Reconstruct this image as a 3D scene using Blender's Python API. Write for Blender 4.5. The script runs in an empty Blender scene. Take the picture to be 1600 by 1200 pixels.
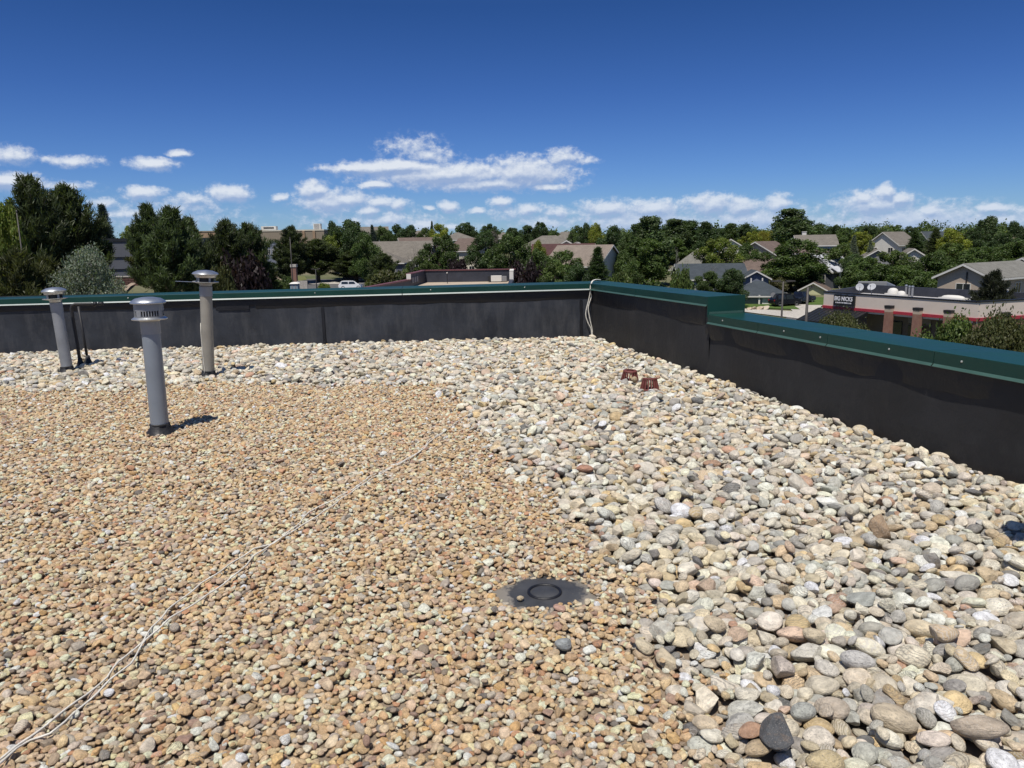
import bpy, math, random
import numpy as np
from mathutils import Vector, Matrix, Euler, noise as mnoise

random.seed(7); rng = np.random.default_rng(11)
scene = bpy.context.scene
C = scene.collection

# ------------------------------------------------------------------ camera, sky, sun, exposure
F = 1200.0; CZ = 1.55                     # focal length in photo pixels, eye height over the gravel
PITCH = math.atan(225/1200); ROLL = math.radians(.9)
fw = np.array([0, math.cos(PITCH), -math.sin(PITCH)])
u0 = np.array([0, math.sin(PITCH), math.cos(PITCH)])
X0 = np.array([1., 0, 0])
cR = X0*math.cos(ROLL) - u0*math.sin(ROLL)
cU = X0*math.sin(ROLL) + u0*math.cos(ROLL)
CAM = np.array([0, 0, CZ])
def ray(px, py): return fw + cR*(px-800)/F - cU*(py-600)/F
def P(px, py, z=0.):                      # photo pixel onto a level plane
    r = ray(px, py); return r*((z-CZ)/r[2]) + CAM
def D(px, py, y):                         # photo pixel at a distance
    r = ray(px, py); return r*(y/r[1]) + CAM
def proj(p):
    v = np.asarray(p, float)-CAM; d = v@fw
    return 800+F*(v@cR)/d, 600-F*(v@cU)/d

cam_d = bpy.data.cameras.new('camera'); cam = bpy.data.objects.new('camera', cam_d); C.objects.link(cam)
cam.matrix_world = Matrix(((cR[0], cU[0], -fw[0], CAM[0]), (cR[1], cU[1], -fw[1], CAM[1]), (cR[2], cU[2], -fw[2], CAM[2]), (0, 0, 0, 1)))
cam_d.sensor_width = 36; cam_d.lens = 27.0; cam_d.clip_start = .05; cam_d.clip_end = 9000
scene.camera = cam

SUN_EL = math.radians(65.5)
SUN_H = np.array([-.33, -.944])           # towards the sun, on the level
SUN_H = SUN_H/np.linalg.norm(SUN_H)
to_sun = Vector((SUN_H[0]*math.cos(SUN_EL), SUN_H[1]*math.cos(SUN_EL), math.sin(SUN_EL)))
sd = bpy.data.lights.new('sun', 'SUN'); sun = bpy.data.objects.new('sun', sd); C.objects.link(sun)
sd.energy = 5.0; sd.angle = math.radians(.53); sd.color = (1, .945, .87)
sun.rotation_euler = to_sun.to_track_quat('Z', 'Y').to_euler()
sun.location = (0, 0, 60)

scene.view_settings.view_transform = 'Standard'; scene.view_settings.look = 'None'
scene.view_settings.exposure = 0.0; scene.view_settings.gamma = 1; scene.view_settings.use_curve_mapping = False
scene.cycles.max_bounces = 6; scene.cycles.diffuse_bounces = 3; scene.cycles.transparent_max_bounces = 6

def az_el(px, py):
    r = ray(px, py); r = r/np.linalg.norm(r)
    return math.degrees(math.atan2(r[0], r[1])), math.degrees(math.asin(r[2]))

class NT:                                 # small helper over a node tree
    def __init__(s, t): s.t = t
    def n(s, kind, **kw):
        nd = s.t.nodes.new(kind)
        for k, v in kw.items(): setattr(nd, k, v)
        return nd
    def l(s, a, b): s.t.links.new(a, b)
    def put(s, sock, v):
        if isinstance(v, bpy.types.NodeSocket): s.l(v, sock)
        elif v is not None: sock.default_value = v
    def math(s, op, a, b=None, c=None, clamp=False):
        nd = s.n('ShaderNodeMath', operation=op); nd.use_clamp = clamp
        for i, v in enumerate((a, b, c)):
            if v is not None: s.put(nd.inputs[i], v)
        return nd.outputs[0]
    def vmath(s, op, a, b=None):
        nd = s.n('ShaderNodeVectorMath', operation=op); s.put(nd.inputs[0], a)
        if b is not None: s.put(nd.inputs[1], b)
        return nd.outputs['Value'] if op in ('LENGTH', 'DOT_PRODUCT', 'DISTANCE') else nd.outputs[0]
    def mix(s, f, a, b, blend='MIX'):
        nd = s.n('ShaderNodeMix', data_type='RGBA', blend_type=blend)
        s.put(nd.inputs[0], f); s.put(nd.inputs[6], a); s.put(nd.inputs[7], b); return nd.outputs[2]
    def rng(s, v, a, b, c=0., d=1., kind='LINEAR'):
        nd = s.n('ShaderNodeMapRange', interpolation_type=kind)
        for i, x in enumerate((v, a, b, c, d)): s.put(nd.inputs[i], x)
        return nd.outputs[0]
    def noise(s, vec, scale, detail=4., rough=.55, dims='3D', w=None):
        nd = s.n('ShaderNodeTexNoise', noise_dimensions=dims)
        if vec is not None: s.put(nd.inputs['Vector'], vec)
        nd.inputs['Scale'].default_value = scale; nd.inputs['Detail'].default_value = detail; nd.inputs['Roughness'].default_value = rough
        return nd

# clouds of the photograph: centre and half size in the picture, turned into azimuth and elevation, and how solid each is
CL = [(700,272,150,18,1),(620,262,112,11,1),(820,270,88,22,1),(760,287,130,11,.8),(645,230,50,17,.5),(670,243,50,13,.6),
 (880,246,30,13,.7),(910,252,26,6,.5),(555,262,60,7,.85),(590,288,30,6,1),(860,291,44,7,.8),
 (18,242,38,11,.75),(112,252,44,7,.7),(240,256,39,8,.95),(280,239,15,5,.85),(25,285,52,12,.95),(100,290,45,6,.5),
 (225,303,37,9,.9),(300,312,62,9,.55),(360,303,35,12,.95),(160,316,27,7,.7),(205,332,55,8,.6),(280,325,90,14,.45),
 (490,298,28,13,1),(512,315,54,18,.85),(545,312,42,14,.85),(440,311,15,6,.75),(592,316,36,9,.8),(622,318,23,8,.9),(577,329,20,7,.95),
 (612,343,32,11,.85),(660,352,28,11,.9),(702,325,15,9,1),(670,326,10,4,.8),(782,315,24,8,.95),(745,330,17,5,.85),(800,334,44,12,.5),
 (826,328,26,9,.85),(872,332,32,9,.7),(700,355,60,8,.55),(850,350,60,16,.6),(600,345,140,14,.45),(250,345,130,12,.5),
 (950,328,58,14,.85),(1020,327,50,14,.95),(1110,319,42,15,.95),(1158,323,32,14,.9),(1214,319,28,14,1),(1000,345,130,22,.72),(1180,344,120,22,.7),
 (1388,300,14,11,1),(1352,309,26,8,.95),(1406,311,19,9,1),(1368,320,62,18,.85),(1455,330,36,9,.9),(1552,325,34,6,.85),(1430,345,150,22,.75),(1560,345,90,16,.6),(1290,350,80,14,.5),(1100,352,160,12,.5),(1480,352,150,12,.5)]
def build_world():
    w = bpy.data.worlds.new('World'); scene.world = w; w.use_nodes = True
    t = w.node_tree; t.nodes.clear(); N = NT(t)
    sky = N.n('ShaderNodeTexSky', sky_type='NISHITA'); sky.sun_disc = False
    sky.sun_elevation = SUN_EL; sky.sun_rotation = math.atan2(SUN_H[0], SUN_H[1])
    sky.altitude = 1700; sky.air_density = 1.0; sky.dust_density = .35; sky.ozone_density = 3.2
    g = bpy.data.node_groups.new('cloud_field', 'ShaderNodeTree')
    g.interface.new_socket('P', in_out='INPUT', socket_type='NodeSocketVector')
    g.interface.new_socket('D', in_out='OUTPUT', socket_type='NodeSocketFloat')
    G = NT(g); gi = G.n('NodeGroupInput'); go = G.n('NodeGroupOutput'); p = gi.outputs[0]
    st = G.vmath('MULTIPLY', p, (1, 1.35, 1))
    nz1 = G.noise(st, .42, 3, .6)
    wa = G.vmath('SUBTRACT', nz1.outputs['Color'], (.5, .5, .5))
    pw = G.vmath('ADD', p, G.vmath('MULTIPLY', wa, (1.7, .55, 0)))
    acc = None
    for cx, cy, hw, hh, op in CL:
        a, e = az_el(cx, cy); da = hw/F*57.3*math.cos(math.radians(a))*1.19; de = hh/F*57.3*1.42
        q = G.vmath('MULTIPLY', G.vmath('SUBTRACT', pw, (a, e, 0)), (1/da, 1/de, 0))
        m = G.math('MULTIPLY', G.math('SUBTRACT', 1.0, G.vmath('LENGTH', q)), op)
        acc = m if acc is None else G.math('MAXIMUM', acc, m)
    nz2 = G.noise(st, 1.25, 8, .66)
    nn = G.math('MULTIPLY', G.math('SUBTRACT', nz2.outputs[0], .5), 1.5)
    # the same sort of cumulus along the rest of the horizon, beyond the frame
    sep = G.n('ShaderNodeSeparateXYZ'); G.l(p, sep.inputs[0])
    far = G.noise(G.vmath('MULTIPLY', p, (.09, .22, 1)), 1.0, 3, .5)
    band = G.math('SUBTRACT', G.math('SUBTRACT', far.outputs[0], .42), G.math('MULTIPLY', G.math('ABSOLUTE', G.math('SUBTRACT', sep.outputs[1], 2.5)), .05))
    outm = G.rng(G.math('ABSOLUTE', sep.outputs[0]), 37., 46.)
    acc = G.math('MAXIMUM', acc, G.math('SUBTRACT', G.math('MULTIPLY', band, 2.2), G.math('MULTIPLY', G.math('SUBTRACT', 1.0, outm), 9.0)))
    d = G.math('ADD', acc, G.math('MULTIPLY', G.math('MULTIPLY', nn, G.rng(acc, -.25, .1)), G.rng(acc, .15, .6, 1., .45)))
    G.l(d, go.inputs[0])
    tc = N.n('ShaderNodeTexCoord'); s3 = N.n('ShaderNodeSeparateXYZ'); N.l(tc.outputs['Generated'], s3.inputs[0])
    az = N.math('MULTIPLY', N.math('ARCTAN2', s3.outputs[0], s3.outputs[1]), 57.2958)
    el = N.math('MULTIPLY', N.math('ARCSINE', s3.outputs[2]), 57.2958)
    def field(dy, dx=0):
        cb = N.n('ShaderNodeCombineXYZ'); N.l(N.math('ADD', az, dx), cb.inputs[0]); N.l(N.math('ADD', el, dy), cb.inputs[1])
        gn = N.n('ShaderNodeGroup'); gn.node_tree = g; N.l(cb.outputs[0], gn.inputs[0]); return gn.outputs[0]
    d0 = field(0); d1 = field(.35, -.12)
    dens = N.rng(d0, -.05, .62, 0, 1, 'SMOOTHSTEP')
    lit = N.rng(N.math('SUBTRACT', d0, d1), -.2, .36)
    ccol = N.mix(lit, (4.6, 6.1, 9.3, 1), (11.2, 11.8, 12.7, 1))
    hz = N.rng(el, 0., 6., 0, 1)
    rp = N.n('ShaderNodeValToRGB'); N.l(N.rng(el, 0., 70.), rp.inputs[0]); cr = rp.color_ramp
    for k, (p_, c_) in enumerate(((0., (.31, .44, .64)), (.0614, (.25, .38, .63)), (.143, (.175, .30, .555)), (.223, (.125, .25, .47)), (1., (.085, .15, .26)))):
        e_ = cr.elements[0] if k == 0 else cr.elements.new(p_); e_.position = p_; e_.color = c_+(1,)
    tint = N.vmath('MULTIPLY', rp.outputs[0], (2., 2., 2.))
    skyc = N.mix(1.0, sky.outputs[0], tint, 'MULTIPLY')
    ccol = N.mix(N.rng(el, 0., 4.5), N.mix(.45, ccol, (5.4, 7.4, 10.8, 1)), ccol)
    col = N.mix(N.math('MULTIPLY', dens, .93), skyc, ccol)
    bg = N.n('ShaderNodeBackground'); bg.inputs['Strength'].default_value = .07; N.l(col, bg.inputs[0])
    out = N.n('ShaderNodeOutputWorld'); N.l(bg.outputs[0], out.inputs[0])
    w.cycles.sampling_method = 'MANUAL'; w.cycles.sample_map_resolution = 512
SKY_LOW = (.80, .95, 1.10, 1); SKY_HIGH = (.62, .80, 1.0, 1)
build_world()

# ------------------------------------------------------------------ helpers
def lin(h):
    h = h.lstrip('#'); o = []
    for i in (0, 2, 4):
        c = int(h[i:i+2], 16)/255; o.append(c/12.92 if c <= .04045 else ((c+.055)/1.055)**2.4)
    return tuple(o)+(1,)
def tag(o, label=None, cat=None, group=None, kind=None):
    if label: o['label'] = label
    if cat: o['category'] = cat
    if group: o['group'] = group
    if kind: o['kind'] = kind
    return o
def thing(name, loc, label, cat, group=None, rz=0.):
    o = bpy.data.objects.new(name, None); C.objects.link(o); o.location = Vector(loc); o.rotation_euler = (0, 0, rz)
    o.empty_display_size = .2
    return tag(o, label, cat, group)
def mk(name, v, f, mat, smooth=False):
    me = bpy.data.meshes.new(name)
    if isinstance(v, np.ndarray) and isinstance(f, np.ndarray):
        k = f.shape[1]
        me.vertices.add(len(v)); me.vertices.foreach_set('co', v.astype(np.float32).ravel())
        me.loops.add(f.size); me.loops.foreach_set('vertex_index', f.astype(np.int32).ravel())
        me.polygons.add(len(f)); me.polygons.foreach_set('loop_start', np.arange(0, f.size, k, dtype=np.int32))
        me.update(calc_edges=True)
    else:
        me.from_pydata([tuple(map(float, q)) for q in v], [], f); me.update()
    for m in (mat if isinstance(mat, (list, tuple)) else [mat]): me.materials.append(m)
    if smooth: me.polygons.foreach_set('use_smooth', [True]*len(me.polygons))
    return me
def ob(name, me, parent=None, loc=None):
    o = bpy.data.objects.new(name, me); C.objects.link(o)
    if parent: o.parent = parent
    if loc is not None: o.location = Vector(loc)
    return o
class MB:
    def __init__(s): s.v = []; s.f = []; s.mi = []; s.cur = 0
    def add(s, v, f):
        b = len(s.v); s.v += [tuple(map(float, q)) for q in v]; s.f += [tuple(i+b for i in q) for q in f]; s.mi += [s.cur]*len(f); return s
    def box(s, lo, hi, M=None):
        x0, y0, z0 = lo; x1, y1, z1 = hi
        v = [(x0,y0,z0),(x1,y0,z0),(x1,y1,z0),(x0,y1,z0),(x0,y0,z1),(x1,y0,z1),(x1,y1,z1),(x0,y1,z1)]
        if M is not None: v = [tuple(M @ Vector(q)) for q in v]
        return s.add(v, [(0,3,2,1),(4,5,6,7),(0,1,5,4),(1,2,6,5),(2,3,7,6),(3,0,4,7)])
    def prism(s, poly, axis_vec):         # polygon of 3D points pushed along a vector
        n = len(poly); a = Vector(axis_vec)
        v = [Vector(q) for q in poly]+[Vector(q)+a for q in poly]
        f = [tuple(range(n))[::-1], tuple(range(n, 2*n))]+[(i, (i+1) % n, n+(i+1) % n, n+i) for i in range(n)]
        return s.add(v, f)
    def lathe(s, prof, seg=24, c=(0,0,0), cap0=False, cap1=False, jig=None):
        v = []; f = []
        for k, (r, z) in enumerate(prof):
            for j in range(seg):
                a = 2*math.pi*j/seg; rr = r*(1+(jig(a, k) if jig else 0))
                v.append((c[0]+rr*math.cos(a), c[1]+rr*math.sin(a), c[2]+z))
        for k in range(len(prof)-1):
            for j in range(seg):
                f.append((k*seg+j, k*seg+(j+1) % seg, (k+1)*seg+(j+1) % seg, (k+1)*seg+j))
        if cap0: f.append(tuple(range(seg))[::-1])
        if cap1: f.append(tuple((len(prof)-1)*seg+j for j in range(seg)))
        return s.add(v, f)
    def tube(s, pts, r, seg=8, cap=True):
        pts = [Vector(p) for p in pts]; n = len(pts); v = []; f = []; up = None
        for i, p in enumerate(pts):
            t = (pts[min(i+1, n-1)]-pts[max(i-1, 0)]).normalized()
            if up is None: up = Vector((0, 0, 1)) if abs(t.z) < .9 else Vector((1, 0, 0))
            a = t.cross(up).normalized(); b = a.cross(t).normalized(); up = b
            rr = r[i] if isinstance(r, (list, tuple)) else r
            for j in range(seg):
                q = 2*math.pi*j/seg; v.append(p+a*(rr*math.cos(q))+b*(rr*math.sin(q)))
        for i in range(n-1):
            for j in range(seg): f.append((i*seg+j, i*seg+(j+1) % seg, (i+1)*seg+(j+1) % seg, (i+1)*seg+j))
        if cap: f += [tuple(range(seg))[::-1], tuple((n-1)*seg+j for j in range(seg))]
        return s.add(v, f)
    def mesh(s, name, mat, smooth=False):
        me = mk(name, s.v, s.f, mat, smooth)
        if len(me.materials) > 1: me.polygons.foreach_set('material_index', s.mi)
        return me
    def build(s, name, mat, parent=None, smooth=False, loc=None): return ob(name, s.mesh(name, mat, smooth), parent, loc)
def smooth_by_angle(me, deg=35):
    me.polygons.foreach_set('use_smooth', [True]*len(me.polygons))
    try: me.set_sharp_from_angle(angle=math.radians(deg))
    except Exception: pass
    return me

def pmat(name, col, rough=.7, metal=0., var=.25, scale=3., bump=0., bscale=20., spec=.5, extra=None, coat=0.):
    m = bpy.data.materials.new(name); m.use_nodes = True; N = NT(m.node_tree); b = m.node_tree.nodes['Principled BSDF']
    tc = N.n('ShaderNodeTexCoord'); vec = tc.outputs['Object']
    nz = N.noise(vec, scale, 5, .6)
    k = N.rng(nz.outputs[0], .25, .75, 1-var, 1+var)
    hs = N.n('ShaderNodeVectorMath', operation='SCALE'); hs.inputs[0].default_value = col[:3]; N.l(k, hs.inputs['Scale'])
    c = hs.outputs[0]
    if extra: c = extra(N, vec, c)
    N.l(c, b.inputs['Base Color'])
    N.put(b.inputs['Roughness'], N.rng(nz.outputs[0], .3, .7, max(0, rough-.07), min(1, rough+.07)))
    b.inputs['Metallic'].default_value = metal; b.inputs['Specular IOR Level'].default_value = spec; b.inputs['Coat Weight'].default_value = coat
    if bump:
        bp = N.n('ShaderNodeBump'); bp.inputs['Strength'].default_value = bump; bp.inputs['Distance'].default_value = .02
        N.l(N.noise(vec, bscale, 5, .6).outputs[0], bp.inputs['Height']); N.l(bp.outputs[0], b.inputs['Normal'])
    return m

# ------------------------------------------------------------------ ground level of the neighbourhood (metres under the roof gravel)
_TD = [0, 60, 90, 120, 160, 220, 300, 450, 700, 1500, 4000, 9000]
_TZ = [-11, -11, -10.6, -8.9, -6.9, -4.9, -2.4, .4, 2.2, 2.5, 0, -20]
def T(x, y):
    d = math.hypot(x*.75, y); return float(np.interp(d, _TD, _TZ)) + 8.5*math.exp(-((x+42)/22)**2-((y-80)/22)**2) + .35*math.sin(x*.031+1.2)*math.sin(y*.027)

# ------------------------------------------------------------------ roof deck and parapet walls
m_epdm = pmat('black_roof_membrane', (.023, .0265, .034), .60, 0, .5, 1.6, .5, 4., .45,
    extra=lambda N, v, c: N.mix(N.math('MULTIPLY', N.rng(N.noise(N.vmath('MULTIPLY', v, (3.5, 3.5, .9)), 1.4, 6, .7).outputs[0], .46, .80), .75), c, (.080, .080, .082, 1)))
m_epdm_strip = pmat('membrane_seam_strip', (.0075, .0078, .0105), .5, 0, .35, 3., .35, 9., .45)
m_coping = pmat('green_coping_metal', (.005, .040, .030), .40, 0, .25, 1.5, .06, 3., .38, coat=0)
m_drip = pmat('pale_drip_edge_metal', (.30, .34, .32), .45, 0, .15, 4.)
m_green_drip = pmat('green_drip_edge_metal', (.045, .095, .075), .4, 0, .15, 4.)
m_screw = pmat('screw_metal', (.55, .55, .5), .4, .6, .1)
DECK = -.07
cC = P(924, 523); cA = P(0, 549); cB = P(1600, 748)
dA = (cA-cC)/np.linalg.norm(cA-cC); dB = (cB-cC)/np.linalg.norm(cB-cC)
nA = np.array([dA[1], -dA[0], 0]); nA *= np.sign(nA[1])          # outwards (away from the roof)
nB = np.array([dB[1], -dB[0], 0]); nB *= np.sign(nB[0])
def WA(s, n, z): return cC + dA*s + nA*n + np.array([0, 0, z*(1-.0062*max(s, 0)) if z > 0 else z])
S_STEP = float(np.linalg.norm(P(1109, 584)-cC))
def WB(s, n, z): return cC + dB*s + nB*n + np.array([0, 0, z*(1+.0134*max(s, 0) if s <= S_STEP+.001 else 1+.0145*(s-S_STEP)) if z > 0 else z])
LA, LB = 13.5, 12.0
H_HI, H_LO, CW = .755, .602, .40

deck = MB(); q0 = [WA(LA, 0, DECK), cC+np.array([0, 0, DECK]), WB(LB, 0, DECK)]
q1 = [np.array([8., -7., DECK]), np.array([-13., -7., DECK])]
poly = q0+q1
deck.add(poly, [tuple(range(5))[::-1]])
m_deck = pmat('roof_deck_membrane', (.20, .155, .11), .9, 0, .3, 2., .3, 12.)  # tan of fines between stones, colour raised to stand in for fill light
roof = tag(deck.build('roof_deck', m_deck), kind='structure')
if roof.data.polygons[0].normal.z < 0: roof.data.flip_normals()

def miter(W, s, n):                       # the outer corner where the two walls meet
    return None
def corner_out(z, n):
    # intersection of the two offset lines
    p = cC+nA*n; q = cC+nB*n; M = np.array([[dA[0], -dB[0]], [dA[1], -dB[1]]]); t = np.linalg.solve(M, (q-p)[:2])
    r = p+dA*t[0]; return np.array([r[0], r[1], z])

def wall_body(name, W, s0, s1, z1, parent, first_out, seg=60, amp=.006, seed=0, mat=None):
    # inner face: slightly uneven membrane, then top and the plain outer face down to the street
    vs, fs = [], []; zs = np.linspace(DECK, z1, 9); ss = np.linspace(s0, s1, seg)
    for s in ss:
        for z in zs:
            o = W(s, 0, z); h = mnoise.noise(Vector((s*1.7+seed, z*2.5, seed)))
            edge = min(1, (z-DECK)*6)*min(1, (z1-z)*12)
            vs.append(W(s, -(.5+h)*amp*edge, z))
    n = len(zs)
    for i in range(seg-1):
        for j in range(n-1): fs.append((i*n+j, (i+1)*n+j, (i+1)*n+j+1, i*n+j+1))
    b = MB(); b.add(vs, fs)
    b.add([W(s0, 0, z1), W(s1, 0, z1), W(s1, CW-.06, z1), W(s0, CW-.06, z1)] if first_out is None else
          [W(s0, 0, z1), W(s1, 0, z1), W(s1, CW-.06, z1), first_out+np.array([0, 0, z1])], [(0, 1, 2, 3)])
    fo = W(s0, CW-.06, 0) if first_out is None else first_out
    g = W(s1, CW-.06, 0)
    b.add([fo+np.array([0, 0, z1]), g+np.array([0, 0, z1]), g+np.array([0, 0, -11.6]), fo+np.array([0, 0, -11.6])], [(0, 1, 2, 3)])
    b.add([W(s0, 0, z1), fo+np.array([0, 0, z1]), fo+np.array([0, 0, DECK-.3]), W(s0, 0, DECK-.3)], [(0, 1, 2, 3)])
    me = b.mesh(name, mat or m_epdm); o = ob(name, me, parent)
    return o

def strip(name, W, s0, s1, ztop, zbot, parent, seed, jag=.018, proud=.006, mat=None, step=.05):
    ss = np.arange(s0, s1+1e-6, step); vs = []; fs = []
    for s in ss:
        zb = zbot + jag*mnoise.noise(Vector((s*1.1, seed, 0)))*1.6 + jag*.5*mnoise.noise(Vector((s*7, seed, 3)))
        for k, t in enumerate((0, .12, .5, .92, 1.)):
            z = ztop+(zb-ztop)*t
            out = (proud if k < 4 else .001) + .004*mnoise.noise(Vector((s*2.3, z*9, seed)))*(k < 4)
            vs.append(W(s, -.006-out, z))
    for i in range(len(ss)-1):
        for j in range(4): fs.append((i*5+j, i*5+j+1, (i+1)*5+j+1, (i+1)*5+j))
    return ob(name, mk(name, vs, fs, mat or m_epdm_strip, True), parent)

def coping(W, s0, s1, zb, parent, end0=False, end1=False, lift=.006, face=.085, dripmat=None, corner0=None, skew=0.):
    # one bent metal cap: inner fascia, top sloping to the roof, outer fascia
    th = .004; zt = zb+face
    prof = [(-.045, zb), (-.045, zt), (CW+.02, zt+lift), (CW+.02, zb-.02)]
    pin = [(-.045+th, zb), (-.045+th, zt-th), (CW+.02-th, zt+lift-th), (CW+.02-th, zb-.02)]
    def pt(s, n, z, first):
        if first and corner0 is not None:
            r = corner_out(z, n); return r
        return W(s, n, z)
    b = MB(); v = []
    for k, s in enumerate((s0, s1)):
        for n, z in prof+pin: v.append(pt(s, n, z, k == 0))
    f = []
    for i in range(3): f.append((i, i+1, 8+i+1, 8+i)); f.append((4+i, 12+i, 12+i+1, 4+i+1))
    f += [(0, 8, 12, 4), (3, 7, 15, 11), (0, 4, 5, 1), (1, 5, 6, 2), (2, 6, 7, 3), (8, 9, 13, 12), (9, 10, 14, 13), (10, 11, 15, 14)]
    b.add(v, f)
    o = b.build('coping_panel', m_coping, parent)
    bv = o.modifiers.new('bevel', 'BEVEL'); bv.width = .003; bv.segments = 1
    # hemmed drip edge kicked out under the fascia
    d = MB(); v = []
    for k, s in enumerate((s0+.004, s1-.004)):
        for n, z in ((-.046, zb+.001), (-.046-.016, zb-.017), (-.046-.014, zb-.0195), (-.043, zb-.002)): v.append(pt(s, n, z, k == 0))
    d.add(v, [(0, 1, 5, 4), (1, 2, 6, 5), (2, 3, 7, 6), (3, 0, 4, 7), (0, 3, 2, 1), (4, 5, 6, 7)])
    d.build('drip_edge', dripmat or m_drip, o)
    return o

def screws(W, ss, z, parent):
    b = MB(); b.lathe([(.009, 0), (.008, .004), (.004, .007)], 8, cap1=True); me = b.mesh('screw', m_screw)
    for s in ss:
        o = ob('screw', me, parent); o.location = W(s, -.045, z)
        nrm = Vector(tuple(W(0, -1, 0)-W(0, 0, 0))); o.rotation_euler = nrm.to_track_quat('Z', 'Y').to_euler()

# far parapet, running across the picture
pa = thing('parapet_wall', (0, 0, 0), 'black membrane parapet wall across the back of the roof, under a long green coping', 'parapet wall')
co = corner_out(0, CW-.06); co[2] = 0
wall_body('wall', WA, 0, LA, H_HI+.06, pa, co, 140, .008, 3.1)
strip('seam_strip', WA, .02, 5.35, H_HI+.02, .585, pa, 1.3)
strip('seam_strip', WA, 5.352, 9.9, H_HI+.02, .625, pa, 5.2)
strip('seam_strip', WA, 9.902, LA, H_HI+.02, .615, pa, 9.7)
def vstrip(W, s, w, z0, z1, parent):
    b = MB(); zs = np.linspace(z0, z1, 12); v = []
    for z in zs:
        j = .006*mnoise.noise(Vector((s*9, z*8, 1)))
        for n, ds in ((.001, -w/2), (.009, -w/2+.006), (.010, w/2-.006), (.001, w/2)): v.append(W(s+ds+j, -.008-n, z))
    b.add(v, [(i*4+k, i*4+k+1, (i+1)*4+k+1, (i+1)*4+k) for i in range(11) for k in range(3)])
    return b.build('seam_strip', m_epdm_strip, parent)
vstrip(WA, .17, .05, DECK, .58, pa); vstrip(WA, 5.9, .06, .585, .74, pa); vstrip(WA, 4.3, .05, DECK, .57, pa)
b = MB(); b.add([WA(5.3, -.017, .70), WA(5.9, -.02, .70), WA(5.9, -.02, .56), WA(5.42, -.019, .57), WA(5.42, -.018, .64), WA(5.3, -.017, .64)], [(0, 1, 2, 3, 4, 5)])
b.build('patch', m_epdm_strip, pa)
cuts = [0, 3.05, 6.1, 9.15, 12.2, LA]
for i in range(5):
    coping(WA, cuts[i]+(.0025 if i else 0), cuts[i+1]-.0025, H_HI, pa, corner0=True if i == 0 else None, lift=.012)
# side parapet with the step down
pb = thing('parapet_wall', (0, 0, 0), 'black membrane parapet wall along the right of the roof, its green coping stepping down', 'parapet wall')
m_epdm_side = pmat('black_side_membrane', (.0215, .0215, .0225), .66, 0, .35, 1.5, .3, 6., .35,
    extra=lambda N, v, c: N.mix(N.math('MULTIPLY', N.rng(N.noise(N.vmath('MULTIPLY', v, (2.5, 2.5, 1.2)), 1.3, 6, .7).outputs[0], .52, .8), .5), c, (.055, .052, .050, 1)))
wall_body('wall', WB, 0, S_STEP, H_HI+.06, pb, co, 50, .012, 8.4, m_epdm_side)
wall_body('wall', WB, S_STEP+.003, LB, H_LO+.06, pb, None, 90, .012, 4.9, m_epdm_side)
strip('seam_strip', WB, .05, S_STEP-.1, H_HI+.02, .52, pb, 2.4, .022, .003)
strip('seam_strip', WB, S_STEP-.1, LB, H_LO+.02, .40, pb, 6.6, .022, .003)
cb = [0, 1.9, S_STEP]
for i in range(2): coping(WB, cb[i]+(.0025 if i else 0), cb[i+1]-.002, H_HI, pb, corner0=True if i == 0 else None, dripmat=m_green_drip)
# end cap of the high part
b = MB(); zt = H_HI+.085
b.prism([WB(S_STEP, -.047, H_LO+.02), WB(S_STEP, -.047, zt+.002), WB(S_STEP, CW+.022, zt+.010), WB(S_STEP, CW+.022, H_LO+.02)], dB*.012)
e = b.build('coping_end_cap', m_coping, pb)
b = MB(); b.prism([WB(S_STEP+.012, -.03, H_LO+.087), WB(S_STEP+.012, CW, H_LO+.091), WB(S_STEP+.012, CW, H_LO+.116), WB(S_STEP+.012, -.03, H_LO+.112)], dB*.006)
b.build('flange', m_green_drip, e)
lo_c = [S_STEP+.013, S_STEP+1.05, S_STEP+2.15, S_STEP+3.35, S_STEP+4.6, S_STEP+5.9, LB]
for i in range(6): coping(WB, lo_c[i]+.002, lo_c[i+1]-.002, H_LO, pb, dripmat=m_green_drip, lift=.004)
screws(WB, [S_STEP+.35, S_STEP+1.5, S_STEP+2.05, S_STEP+2.9, S_STEP+3.6, S_STEP+4.4], H_LO+.045, pb)
screws(WA, [1.1, 2.6, 4.4, 7.2], H_HI+.05, pa)

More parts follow.
